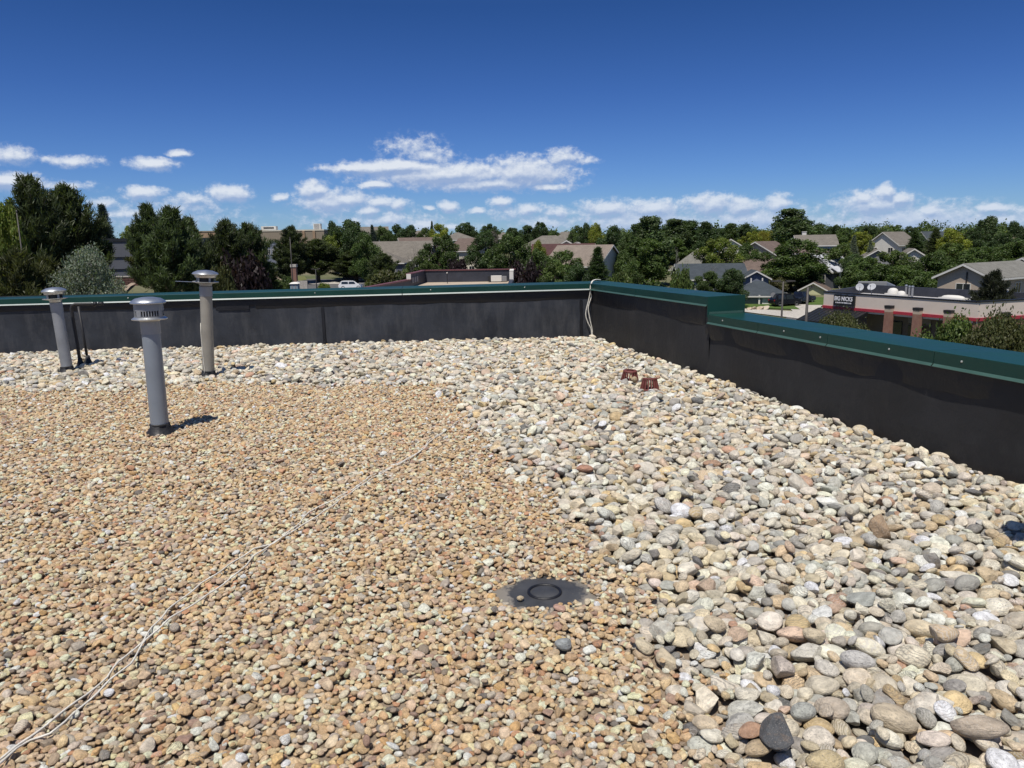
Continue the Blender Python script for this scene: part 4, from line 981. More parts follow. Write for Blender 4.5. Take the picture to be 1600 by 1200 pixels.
for px, py0, py1, lab in ((699, 443, 426, 'slim pole vent with white tip on the low roof'), (720, 440, 432, 'short grey stub vent on the low roof'), (727, 440, 428, 'thin tripod aerial on the low roof near its back'), (742, 439, 434, 'smallest pale vent stub on the low roof')):
    a = on_low(px, py0); c = D(px, py1, a[1]); hh_ = c[2]-a[2]; vt = thing('roof_vent', tuple(a), lab, 'roof vent', 'vents on the low roof')
    if 'aerial' in lab:
        b = MB(); b.tube([(0, 0, 0), (0, 0, hh_)], .018, 6)
        for q in range(3): b.tube([(.3*math.cos(q*2.1), .3*math.sin(q*2.1), 0), (0, 0, hh_*.6)], .012, 5)
        b.build('mast', m_grey, vt); b = MB(); b.box((-.15, -.01, hh_-.05), (.15, .01, hh_-.02)); b.build('crossbar', m_grey, vt); continue
    b = MB(); b.lathe([(.035, -.02), (.035, hh_-.05)], 8, cap1=True); b.build('pipe', m_grey if py1 > 427 else m_iron, vt)
    b = MB(); b.lathe([(.06, hh_-.07), (.065, hh_), (.02, hh_+.04)], 8, cap1=True); b.build('cap', m_white, vt)

# the shop with the black sign
ZT = -4.45
N_ = P(1528, 473, ZT); F_ = P(1287.6, 457, ZT); B_ = P(1347, 447.5, ZT); gz = T(N_[0], N_[1])
shop = thing('shop_building', (N_[0], N_[1], gz), 'beige flat roofed shop with red band, brick pillars and black awning beyond the side parapet', 'shop')
so = np.array([N_[0], N_[1], gz]); n2 = N_-so; f2 = F_-so; b2 = B_-so; m2 = P(1672, 465.2, ZT)-so
ft = (f2-n2)[:2]; fl = np.linalg.norm(ft); ft = ft/fl; fo_ = np.array([-ft[1], ft[0]]); fo_ = fo_*(-1 if fo_@(b2-f2)[:2] > 0 else 1)   # outwards from the front
st_ = (m2-n2)[:2]; sl_ = np.linalg.norm(st_); st_ = st_/sl_; so_ = np.array([-st_[1], st_[0]]); so_ = so_*(-1 if so_@ft > 0 else 1)
HT = ZT-gz
def SF(s, n, z): return (n2[0]+ft[0]*s+fo_[0]*n, n2[1]+ft[1]*s+fo_[1]*n, z)
def SS(s, n, z): return (n2[0]+st_[0]*s+so_[0]*n, n2[1]+st_[1]*s+so_[1]*n, z)
def sbox(b, W, s0, s1, n0, n1, z0, z1): b.prism([W(s0, n0, z0), W(s1, n0, z0), W(s1, n0, z1), W(s0, n0, z1)], np.array(W(0, n1, 0))-np.array(W(0, n0, 0)))
m_shopwall = wallmat('shop_stucco', '#d6c8ba', .95)
ZR = HT-1.36
b = MB(); sbox(b, SF, 0, fl, -.3, 0, ZR, HT); sbox(b, SS, .3, sl_, -.3, -.001, ZR, HT); b.build('upper_wall', m_shopwall, shop)
b = MB(); p_ = [np.array(q) for q in (f2, b2, m2)]
def quadwall(b, a, c, z0, z1, inn):
    n = np.array([-(c-a)[1], (c-a)[0]]); n = n/np.linalg.norm(n)*.3
    if n@inn < 0: n = -n
    b.prism([(a[0], a[1], z0), (c[0], c[1], z0), (c[0], c[1], z1), (a[0], a[1], z1)], (n[0], n[1], 0))
cen = (n2+b2)[:2]/2
quadwall(b, b2[:2], m2[:2], -1, HT+.25, cen-b2[:2]); quadwall(b, f2[:2], b2[:2], -1, HT+.12, cen-f2[:2]); b.build('back_parapet', m_navy, shop)
b = MB(); b.add([(*n2[:2], HT-.72), (*m2[:2], HT-.72), (*b2[:2], HT-.72), (*f2[:2], HT-.72)], [(0, 1, 2, 3)]); b.build('roof', pmat('pale_shop_roof', (.45, .44, .43), .7), shop)
b = MB(); sbox(b, SF, -.05, fl+.05, -.36, .06, HT+.003, HT+.12); sbox(b, SS, .06, sl_, -.36, .06, HT+.003, HT+.12); b.build('roof_edge', m_blackmetal, shop)
b = MB(); sbox(b, SF, -.08, fl+.05, -.1, .09, ZR-.26, ZR+.02); sbox(b, SS, .09, sl_, -.1, .085, ZR-.26, ZR+.02); b.build('red_band', m_red, shop)
b = MB(); sbox(b, SF, .0, fl, -2.6, -2.3, -1, ZR-.27); b.build('shop_front', wallmat('shop_front_grey', '#8a8784', .6), shop)
b = MB(); sbox(b, SS, .0, sl_, -.32, -.02, -1, ZR-.27); b.build('side_wall', m_brick, shop)
b = MB(); sbox(b, SF, .0, fl, -2.3, -.05, ZR-.45, ZR-.27); b.build('soffit', m_white, shop)
frac_ = lambda px: None
def s_at(px):                              # distance along the front for a picture column
    lo, hi = 0., fl
    for _ in range(40):
        m = (lo+hi)/2; x = proj(np.array(SF(m, .1, ZR))+so)[0]
        if x > px: lo = m
        else: hi = m
    return lo
for px in (1391, 1435.5, 1484):
    s = s_at(px); b = MB()
    b.prism([SF(s-.45, .02, -1), SF(s+.45, .02, -1), SF(s+.33, .02, ZR-.05), SF(s-.33, .02, ZR-.05)], np.array(SF(0, .5, 0))-np.array(SF(0, .02, 0))); pl = b.build('pillar', m_brick, shop)
    b = MB(); sbox(b, SF, s-.33, s+.33, .02, .5, ZR-.05, ZR+.32); b.build('pillar_band', m_beige, pl)
    b = MB(); sbox(b, SF, s-.36, s+.36, .0, .54, ZR+.32, ZR+.56); b.build('pillar_cap', m_iron, pl)
s = 3.2; b = MB(); sbox(b, SS, s-.35, s+.35, .02, .4, ZR+.02, ZR+.4); b.build('pillar_cap', m_iron, shop)
# shop windows and a pale roller shutter between the pillars
for a_, c_, mm, z0, z1, nm in ((1395, 1431, m_grey, ZR-1.25, ZR-.5, 'shutter'), (1368, 1386, m_glass, 1.0, ZR-1.2, 'window'), (1396, 1431, m_glass, .8, ZR-1.5, 'window'), (1440, 1480, m_glass, .8, ZR-.9, 'window'), (1355, 1364, m_brownwall, -.5, ZR-2.2, 'door')):
    b = MB(); sbox(b, SF, s_at(c_), s_at(a_), -2.29, -2.2, z0, z1); b.build(nm, mm, shop)
# black standing seam awning at the far end
s0, s1 = s_at(1356), fl+.6
z1a, z0a, out_ = ZR-.3, ZR-1.35, 3.2
b = MB(); b.prism([SF(s0, .1, z1a), SF(s0, out_, z0a), SF(s0, out_, z0a-.25), SF(s0, .1, z0a-.25)], np.array(SF(s1, 0, 0))-np.array(SF(s0, 0, 0))); awn = b.build('awning', m_blackmetal, shop)
seam = MB(); seam.prism([SF(s0, .1, z1a+.002), SF(s0, out_, z0a+.002), SF(s0, out_, z0a+.06), SF(s0, .1, z1a+.06)], (ft[0]*.05, ft[1]*.05, 0)); sme = seam.mesh('seam', pmat('awning_seam', (.03, .032, .036), .4, .1, .2))
k = 0.
while k < s1-s0-.05:
    o = ob('seam', sme, awn); o.location = (ft[0]*k, ft[1]*k, 0); k += .55
for s in (s0+.15, s1-.3):
    b = MB(); sbox(b, SF, s-.08, s+.08, out_-.3, out_-.14, -1, z0a-.25); b.build('awning_post', m_beige, awn)
# sign
def s_sign(px, z):
    lo, hi = 0., fl
    for _ in range(40):
        m = (lo+hi)/2; x = proj(np.array(SF(m, .25, z))+so)[0]
        if x > px: lo = m
        else: hi = m
    return lo
sr, sl2 = s_sign(1334.5, HT-1), s_sign(1302.5, HT-1)
zs1 = HT-.13; zs0 = HT-1.20
sign = thing('shop_sign', np.array(SF((sr+sl2)/2, .18, zs0))+so, 'black shop sign lettered BIG NICKS on the beige wall', 'sign')
yaw_ = math.atan2(-ft[1], -ft[0]); sign.rotation_euler = (0, 0, yaw_)
W_ = sl2-sr; Hs = zs1-zs0
b = MB(); b.box((-W_/2, -.1, 0), (W_/2, .12, Hs)); b.box((-W_/2+.12, -.1, Hs), (-W_/2+W_*.3, .12, Hs+.05)); b.box((W_*.02, -.1, Hs), (W_*.12, .12, Hs+.05)); b.box((W_*.36, -.1, Hs), (W_*.44, .12, Hs+.04)); b.build('board', m_blackmetal, sign)
m_letter = wallmat('white_lettering', '#e9e8ea', .9)
def text_mesh(body, size, name, sx=1., bold=.0):
    cu = bpy.data.curves.new(name, 'FONT'); cu.body = body; cu.size = size; cu.extrude = .012; cu.offset = bold; cu.align_x = 'CENTER'; cu.align_y = 'CENTER'
    o = bpy.data.objects.new(name, cu); C.objects.link(o); bpy.context.view_layer.update()
    me = bpy.data.meshes.new_from_object(o.evaluated_get(bpy.context.evaluated_depsgraph_get())); bpy.data.objects.remove(o); me.materials.clear(); me.materials.append(m_letter)
    xs = [v.co.x for v in me.vertices]; return me, max(xs)-min(xs)
me, tw = text_mesh('BIG NICKS', Hs*.56, 'lettering', bold=.012)
o = ob('lettering', me, sign); o.rotation_euler = (math.pi/2, 0, 0); o.location = (-W_*.02, -.115, Hs*.64); o.scale = (W_*.87/tw, 1, 1)
b = MB()                                  # the small second line is not legible in the photograph: a row of worn white strokes
x = -W_*.40
while x < W_*.38:
    w0 = random.uniform(.05, .09); b.box((x, -.115, Hs*.22-.04*abs(x)/W_), (x+w0, -.1, Hs*.34-.04*abs(x)/W_)); x += w0+random.choice((.025, .03, .03, .07))
b.build('small_lettering', m_letter, sign)
# things on the shop roof
def on_shop(px, py, z, back): 
    return P(px, py, gz+HT-.72) if back is None else D(px, py, back)
def roofspot(px, py):
    p = P(px, py, gz+HT-.72); return p
m_dish = wallmat('weathered_dish_paint', '#bdbfc2', .75)
def dish(px, py, r, label, aim):
    p = P(px, py, gz+HT-.1); t = thing('satellite_dish', (p[0], p[1], gz+HT-.72), label, 'satellite dish', 'satellite dishes on the shop roof')
    b = MB(); b.tube([(0, 0, 0), (0, 0, .75)], .04, 8); b.box((-.3, -.25, 0), (.3, .25, .05)); b.build('mast', m_grey, t)
    M = Matrix.Translation((0, 0, .85)) @ aim.to_track_quat('Z', 'Y').to_matrix().to_4x4(); d = MB(); d.lathe([(.003, 0), (r*.4, r*.03), (r*.75, r*.11), (r, r*.2), (r*1.01, r*.19), (r*.75, r*.08), (r*.4, .0), (.003, -r*.03)], 24); d.v = [tuple(M @ Vector(q)) for q in d.v]; d.build('reflector', m_dish, t, True)
    a = MB(); a.tube([M @ Vector((0, -r*.9, r*.15)), M @ Vector((0, -r*.35, r*.85))], .02, 6); a.box((-.05, -.05, -.05), (.05, .05, .08), M @ Matrix.Translation((0, -r*.3, r*.9))); a.build('feed_arm', m_grey, t)
dish(1343, 452, .42, 'upright round satellite dish at the left of the shop roof', Vector((-.35, -.9, .35)))
dish(1362, 452, .46, 'second satellite dish turned upwards, in front of the grey rooftop box', Vector((-.55, -.5, .65)))
p = P(1362, 455, gz+HT-.72); t = thing('rooftop_unit', (p[0]+1.2, p[1]+2.2, gz+HT-.72), 'grey ducted rooftop box behind the satellite dishes on the shop', 'rooftop unit', rz=-.5)
b = MB(); b.box((-1.7, -.7, 0), (1.5, .7, 1.0)); b.build('casing', m_grey, t); b = MB(); b.prism([(1.5, -.6, 0), (2.4, -.6, 0), (2.4, -.6, .55), (1.5, -.6, .95)], (0, 1.2, 0)); b.build('duct', m_bluegrey, t)
b = MB()
for k in range(5): b.box((-1.4, -.73, .2+k*.14), (-.5, -.7, .28+k*.14))
b.build('louvre', m_dark_gap, t)
def skylight(px, py, sx, sy, sz, label):
    p = P(px, py, gz+HT-.72); t = thing('skylight', (p[0], p[1], gz+HT-.72), label, 'skylight', 'white domes on the shop roof', yaw_)
    b = MB(); b.box((-sx/2, -sy/2, 0), (sx/2, sy/2, .2)); b.build('curb', m_white, t)
    v = []; d = MB()
    d.lathe([(1.0, 0), (.96, .35), (.8, .7), (.5, .93), (.02, 1.0)], 20, cap1=True); d.v = [(x*sx/2*.95, y*sy/2*.95, .2+z*sz) for x, y, z in d.v]; d.build('dome', m_white, t, True)
skylight(1395, 461, 1.3, 1.1, .6, 'bright white dome left of the three upright stacks')
skylight(1408, 463, 1.0, .8, .4, 'smaller white dome beside the three upright stacks')
skylight(1470, 464, 2.0, 1.3, .5, 'broad white dome in the middle of the shop roof')
skylight(1489, 468, 2.6, 1.0, .25, 'flattest long white dome near the front edge of the shop roof')
skylight(1521, 470, .6, .6, .4, 'smallest white dome above the front corner of the shop')
for px, py, r, h, lab in ((1415, 462, .12, 1.15, 'left of three grey upright stacks on the shop roof'), (1420, 463, .10, 1.1, 'middle of three grey upright stacks on the shop roof'), (1425, 464, .12, 1.15, 'right of three grey upright stacks on the shop roof'), (1489, 466, .06, .7, 'thin stub vent behind the long white dome'), (1537, 470, .06, .5, 'thin stub vent right of the smallest white dome')):
    p = P(px, py, gz+HT-.72); t = thing('roof_stack', (p[0], p[1], gz+HT-.72), lab, 'roof stack', 'stacks on the shop roof')
    b = MB(); b.lathe([(r, 0), (r, h)], 14, cap1=True); b.build('pipe', m_grey, t); b = MB(); b.lathe([(r*1.3, h-.1), (r*1.3, h+.02), (r*.2, h+.08)], 14, cap1=True); b.build('cap', m_galv, t)
p = P(1566, 469, gz+HT-.72); t = thing('exhaust_fan', (p[0], p[1], gz+HT-.72), 'shiny flared exhaust hood at the right of the shop roof', 'exhaust fan')
b = MB(); b.lathe([(.75, 0), (.72, .12), (.5, .2), (.42, .95), (.40, 1.0)], 24); b.build('hood', m_galv, t, True); b = MB(); b.lathe([(.5, .98), (.5, 1.06), (.1, 1.12)], 24, cap1=True); b.build('cap', m_white, t)

# ------------------------------------------------------------------ trees
def leafmat(name):
    m = bpy.data.materials.new(name); m.use_nodes = True; t = m.node_tree; t.nodes.clear(); N = NT(t)
    oi = N.n('ShaderNodeObjectInfo'); at = N.n('ShaderNodeAttribute', attribute_type='GEOMETRY', attribute_name='tint')
    c = N.mix(1.0, oi.outputs['Color'], at.outputs['Color'], 'MULTIPLY')
    d = N.n('ShaderNodeBsdfDiffuse'); N.l(c, d.inputs[0]); tr = N.n('ShaderNodeBsdfTranslucent')
    N.l(N.mix(1.0, c, (1.25, 1.35, .55, 1), 'MULTIPLY'), tr.inputs[0])
    gl = N.n('ShaderNodeBsdfGlossy'); gl.inputs['Roughness'].default_value = .5; gl.inputs['Color'].default_value = (.5, .5, .5, 1)
    a = N.n('ShaderNodeMixShader'); a.inputs[0].default_value = .36; N.l(d.outputs[0], a.inputs[1]); N.l(tr.outputs[0], a.inputs[2])
    e = N.n('ShaderNodeMixShader'); e.inputs[0].default_value = .035; N.l(a.outputs[0], e.inputs[1]); N.l(gl.outputs[0], e.inputs[2])
    o = N.n('ShaderNodeOutputMaterial'); N.l(e.outputs[0], o.inputs[0]); return m
m_leaf = leafmat('foliage')
m_bark = pmat('tree_bark', (.085, .068, .052), .9, 0, .3, 3., .4, 12.); m_palebark = pmat('pale_aspen_bark', (.36, .34, .29), .85, 0, .25, 3.); m_deadwood = pmat('dead_grey_wood', (.15, .13, .11), .9, 0, .2, 3.)
def tris_mesh(name, v, f, tint):
    me = mk(name, v, f, m_leaf); q = me.attributes.new('tint', 'FLOAT_COLOR', 'FACE')
    q.data.foreach_set('color', np.hstack([tint, np.ones((len(tint), 1))]).astype(np.float32).ravel()); return me
def leaves(r, cen, size, nrm_bias, asp=.55):
    # one rhombic leaf (a spray of leaves at this distance) per centre
    n = len(cen); d = r.normal(size=(n, 3))+nrm_bias; d /= np.linalg.norm(d, axis=1)[:, None]
    a = np.cross(d, r.normal(size=(n, 3))); a /= np.linalg.norm(a, axis=1)[:, None]; b = np.cross(d, a)
    s = (size*r.uniform(.6, 1.35, n))[:, None]
    v = np.stack([cen-a*s, cen-b*s*asp+d*s*.12, cen+a*s, cen+b*s*asp+d*s*.12], 1).reshape(-1, 3)
    return v, np.arange(4*n).reshape(n, 4)
def decid(seed, nl=24, npl=420, shape='round', leaf=.15):
    r = np.random.default_rng(seed); lobes = []; Hh = 10.
    for k in range(nl):
        t = (k+.5)/nl; z = (.24+.74*t)*Hh
        if shape == 'tall': env = 1.55*math.sin(math.pi*min(1, .16+.80*t))**.7+.15
        elif shape == 'wide': env = 4.6*math.sin(math.pi*min(1, .25+.68*t))**.8
        else: env = 3.7*math.sin(math.pi*min(1, .20+.74*t))**.75
        a = k*2.399+r.uniform(-.5, .5); rr = env*r.uniform(.35, 1.)
        R = r.uniform(.85, 1.6)*(1.25 if shape == 'wide' else .95 if shape == 'tall' else 1.1)*(1.1-.45*t)
        lobes.append((np.array([rr*math.cos(a), rr*math.sin(a), z]), R))
    if shape == 'tall':
        for k in range(4): a = r.uniform(0, 6.28); lobes.append((np.array([.8*math.cos(a), .8*math.sin(a), Hh*r.uniform(.82, .98)]), r.uniform(.5, .8)))
    vs, fs, ts = [], [], []; o = 0
    for c, R in lobes:
        n = int(npl*(R/1.25)**2); d = r.normal(size=(n, 3)); d /= np.linalg.norm(d, axis=1)[:, None]
        rad = R*(r.uniform(.25, 1.0, n)**.45)*(1+.22*np.sin(d[:, 0]*4.1+c[0])*np.sin(d[:, 1]*5.2+c[1]*2)+.15*r.normal(size=n)*.6)
        p = c+d*rad[:, None]*np.array([1, 1, .8]); p[:, 2] -= .12*R*np.maximum(0, -d[:, 2])
        v, f = leaves(r, p, leaf, d*.9+np.array([0, 0, .35])); vs.append(v); fs.append(f+o); o += len(v)
        tt = r.uniform(.72, 1.25)*np.ones((n, 1))*r.uniform(.7, 1.3, (n, 1)); tt = tt*np.array([[1, 1, 1]])+r.normal(0, .06, (n, 3)); ts.append(np.clip(tt, .3, 1.7))
    crown = tris_mesh('crown', np.vstack(vs), np.vstack(fs), np.vstack(ts))
    b = MB(); top = Hh*(.62 if shape != 'tall' else .85)
    pts = [Vector((.18*math.sin(i*1.3+seed), .18*math.cos(i*1.7+seed), top*i/6)) for i in range(7)]; pts[0] = Vector((0, 0, -.6))
    b.tube(pts, [.26, .22, .19, .16, .12, .09, .05], 7)
    for c, R in lobes[::3]:
        s = pts[min(5, 1+int(c[2]/Hh*5))]; e = Vector(c); m_ = (s+e)/2+Vector((0, 0, -.25)); b.tube([s, m_, e], [.10, .065, .02], 5)
    return crown, b.mesh('trunk', m_bark, True)
def pine(seed, spread=3.3, nb=64, low=.2, spire=False):
    r = np.random.default_rng(seed); Hh = 10.; b = MB(); tips = []
    lean = r.uniform(-.3, .3, 2)
    b.tube([(lean[0]*(i/8)**2, lean[1]*(i/8)**2, -.6 if i == 0 else Hh*.97*i/8) for i in range(9)], [.25, .22, .2, .17, .14, .11, .08, .05, .02], 7)
    for k in range(nb):
        t = low+(1-low)*((k+.3)/nb)**.92; z = t*Hh; a = k*2.399+r.uniform(-.4, .4)
        L = (spread*(1-((t-.42)/.62)**2 if t > .42 else 1-.35*((.42-t)/.42)) if not spire else spread*(1-t)**.85+.15)
        L = (spread*max(.12, 1-((t-.38)/.66)**2)*r.choice([.55, .8, 1., 1.15])) if not spire else (spread*(1-t)**.9+.12)*r.uniform(.8, 1.1)
        up = (.15+.75*t) if not spire else (-.18+.4*t)
        base = Vector((lean[0]*t*t, lean[1]*t*t, z)); pts = []
        for i in range(5):
            s = i/4; pts.append(base+Vector((math.cos(a+.12*s)*L*s, math.sin(a+.12*s)*L*s, L*(up*s*.55+(.42 if not spire else .16)*s*s-(.18*s*(1-s) if not spire else .1*s))))) 
        b.tube(pts, [.07*(1-t*.6), .055*(1-t*.6), .04, .028, .012], 4, cap=False)
        nt = max(3, int(L*(3.4 if not spire else 6.5)))
        for q in range(nt):
            s = (.30 if not spire else .12)+(.70 if not spire else .88)*(q+.5)/nt; i = min(3, int(s*4)); p = pts[i].lerp(pts[i+1], s*4-i)
            d = (pts[i+1]-pts[i]).normalized(); side = Vector((-d.y, d.x, 0))
            w = L*.30*(1-.55*s)
            for sd in ((-1, 1) if q < nt-1 else (0,)):
                off = side*sd*w*r.uniform(.35, 1.)+Vector((0, 0, r.uniform(-.05, .28)*(1 if not spire else .3)))
                tips.append((p+off, (d*.6+side*sd*.5+Vector((0, 0, .75 if not spire else .1))).normalized()))
    tips.append((Vector((lean[0], lean[1], Hh*.97)), Vector((0, 0, 1))))
    # a tuft is a spray of narrow blades round a tip
    P_ = np.array([q[0] for q in tips]); Dn = np.array([q[1] for q in tips]); nb_ = 40 if not spire else 16; n = len(P_)
    P2 = np.repeat(P_, nb_, 0)+r.normal(0, .13 if not spire else .09, (n*nb_, 3)); D2 = np.repeat(Dn, nb_, 0)*(.95 if not spire else .8)+r.normal(0, .55, (n*nb_, 3)); D2 /= np.linalg.norm(D2, axis=1)[:, None]
    S2 = np.cross(D2, r.normal(size=D2.shape)); S2 /= np.linalg.norm(S2, axis=1)[:, None]
    ln = r.uniform(.20, .42, (n*nb_, 1))*(1 if not spire else .78); wd = r.uniform(.019, .033, (n*nb_, 1))*(1.15 if not spire else 1)
    v = np.stack([P2-S2*wd*.5-D2*ln*.25, P2+S2*wd*.5-D2*ln*.25, P2+S2*wd+D2*ln*.5, P2+D2*ln, P2-S2*wd+D2*ln*.5], 1).reshape(-1, 3); f = np.arange(len(v)).reshape(-1, 5)
    tt = np.repeat(r.uniform(.6, 1.35, (n, 1)), nb_, 0)*r.uniform(.7, 1.3, (n*nb_, 1))*np.ones((1, 3))
    return tris_mesh('crown', v, f, tt), b.mesh('trunk', m_bark, True)
def bush(seed, nl=26, npl=330, leaf=.15):
    r = np.random.default_rng(seed); vs, fs, ts = [], [], []; o = 0
    for k in range(nl):
        a = r.uniform(0, 6.28); e = r.uniform(0, 1)**.6; c = np.array([2.6*math.cos(a)*e, 2.6*math.sin(a)*e, 1.0+r.uniform(0, 2.3)*(1-.5*e*e)]); R = r.uniform(.6, 1.1)
        d = r.normal(size=(npl, 3)); d /= np.linalg.norm(d, axis=1)[:, None]; p = c+d*(R*(r.uniform(.2, 1.05, npl)**.5))[:, None]; p[:, 2] = np.maximum(p[:, 2], .05)
        # upright twigs poke out of the top
        k2 = r.random(npl) < .06; p[k2, 2] += r.uniform(.1, .55, k2.sum())
        v, f = leaves(r, p, leaf, d*.8+np.array([0, 0, .4])); vs.append(v); fs.append(f+o); o += len(v)
        ts.append(np.clip(r.uniform(.7, 1.25)*r.uniform(.7, 1.3, (npl, 1))*np.ones((1, 3))+r.normal(0, .05, (npl, 3)), .3, 1.7))
    b = MB()
    for k in range(7):
        a = k*.9; b.tube([(0, 0, -.3), (.6*math.cos(a), .6*math.sin(a), 1.), (1.5*math.cos(a), 1.5*math.sin(a), 2.2)], [.06, .045, .015], 5)
    return tris_mesh('crown', np.vstack(vs), np.vstack(fs), np.vstack(ts)), b.mesh('stems', m_bark, True)
def bare(seed, n0=9, maxlev=3, bark=None):
    r = np.random.default_rng(seed); b = MB(); tips = []
    def br(p, d, L, rad, lev):
        pts = [p]
        for i in range(4): d = (d+Vector(r.normal(0, .13, 3))+Vector((0, 0, .06))).normalized(); pts.append(pts[-1]+d*L/4)
        b.tube(pts, [rad, rad*.85, rad*.7, rad*.55, rad*.4], 5 if lev < 2 else 3, cap=False)
        if lev >= maxlev: tips.append(pts[-1]); return
        for k in range(4 if lev else n0):
            s = r.uniform(.35, 1.) if lev else .25+.75*k/n0; i = min(3, int(s*4)); q = pts[i].lerp(pts[i+1], s*4-i); ax = Vector(r.normal(size=3)).cross(d).normalized()
            br(q, (d*.75+ax*.75).normalized(), L*r.uniform(.42, .62)*(1.05-.5*s if lev == 0 else 1), rad*.42, lev+1)
    br(Vector((0, 0, -.5)), Vector((0, 0, 1)), 9.5, .12, 0)
    b.cur = 0; return b.mesh('branches', bark or m_deadwood, False), tips
PROTO = {}
for i in range(6): PROTO['round', i] = decid(10+i, 28, 820, 'round')
for i in range(4): PROTO['tall', i] = decid(30+i, 28, 760, 'tall', .145)
for i in range(3): PROTO['wide', i] = decid(40+i, 60, 620, 'wide', .10)
for i in range(5): PROTO['pine', i] = pine(50+i, 2.2+.2*(i % 3), 82, .16)
for i in range(3): PROTO['pinehigh', i] = pine(60+i, 2.1, 66, .40)
for i in range(3): PROTO['spruce', i] = pine(70+i, 2.5, 120, .04, True)
for i in range(4): PROTO['bush', i] = bush(80+i)
for i in range(2): PROTO['nearbush', i] = bush(86+i, 44, 1500, .08)
for i in range(3): PROTO['twiggy', i] = bare(90+i)
PROTO['aspen', 0] = bare(97, 8, 2)
print('tree tris', sum(sum(len(p.vertices)-2 for p in me.polygons) for v in PROTO.values() for me in v if isinstance(me, bpy.types.Mesh)))
HALF = {}; TOP = {}; PX = {}
for k_, (me_, tk_) in PROTO.items():
    src = me_; co_ = np.empty(len(src.vertices)*3, np.float32); src.vertices.foreach_get('co', co_); co_ = co_.reshape(-1, 3)
    qx = .9995 if k_[0] in ('twiggy', 'aspen') else .975
    PX[k_] = (float(np.quantile(np.abs(co_[:, 0]), qx)+np.quantile(np.abs(co_[:, 1]), qx))/2, float(np.quantile(co_[:, 2], .9985)))
print({k_: tuple(round(q, 1) for q in v_) for k_, v_ in PX.items()})
DKP = (.070, .090, .039); PINE = (.078, .108, .044); OLV = (.082, .090, .034); GRN = (.078, .118, .034); DKG = (.058, .092, .033); MID = (.098, .138, .038); YEL = (.21, .24, .036); LIM = (.15, .19, .036); SLV = (.17, .20, .15); BLU = (.062, .085, .075); PUR = (.034, .022, .024); COT = (.078, .114, .044); GRY = (.16, .15, .12)
CNT = {}
def tree(kind, px, pyt, wpx, y, col, label, var=None, cat=None, trunk=True, bot=None, group=None):
    tp = D(px, pyt, y); gz = T(tp[0], tp[1])
    if bot is not None: gz = D(px, bot, y)[2]
    h = max(.8, tp[2]-gz); n = CNT.get(kind, 0); CNT[kind] = n+1
    keys = [k for k in PROTO if k[0] == kind]; key = keys[(n if var is None else var) % len(keys)]; cr, tk = PROTO[key]
    nm = {'pine': 'pine_tree', 'pinehigh': 'pine_tree', 'nearbush': 'bush', 'spruce': 'spruce_tree', 'bush': 'bush', 'twiggy': 'bare_tree', 'aspen': 'bare_tree'}.get(kind, 'leafy_tree')
    t = thing(nm, (tp[0], tp[1], gz), label, cat or ('bush' if kind in ('bush', 'nearbush') else 'tree'), group or ('bushes' if kind in ('bush', 'nearbush') else 'trees of the neighbourhood'), random.uniform(0, 6.28))
    sz = h/PX[key][1]; sx = (wpx*1.0/2/F*y)/PX[key][0]; t.scale = (sx, sx, sz)
    if kind in ('twiggy', 'aspen'): ob('branches', cr, t); return t
    c = ob('crown', cr, t); f = random.uniform(.9, 1.1); c.color = (col[0]*f, col[1]*f, col[2]*f, 1)
    ob('stems' if kind in ('bush', 'nearbush') else 'trunk', tk, t); return t
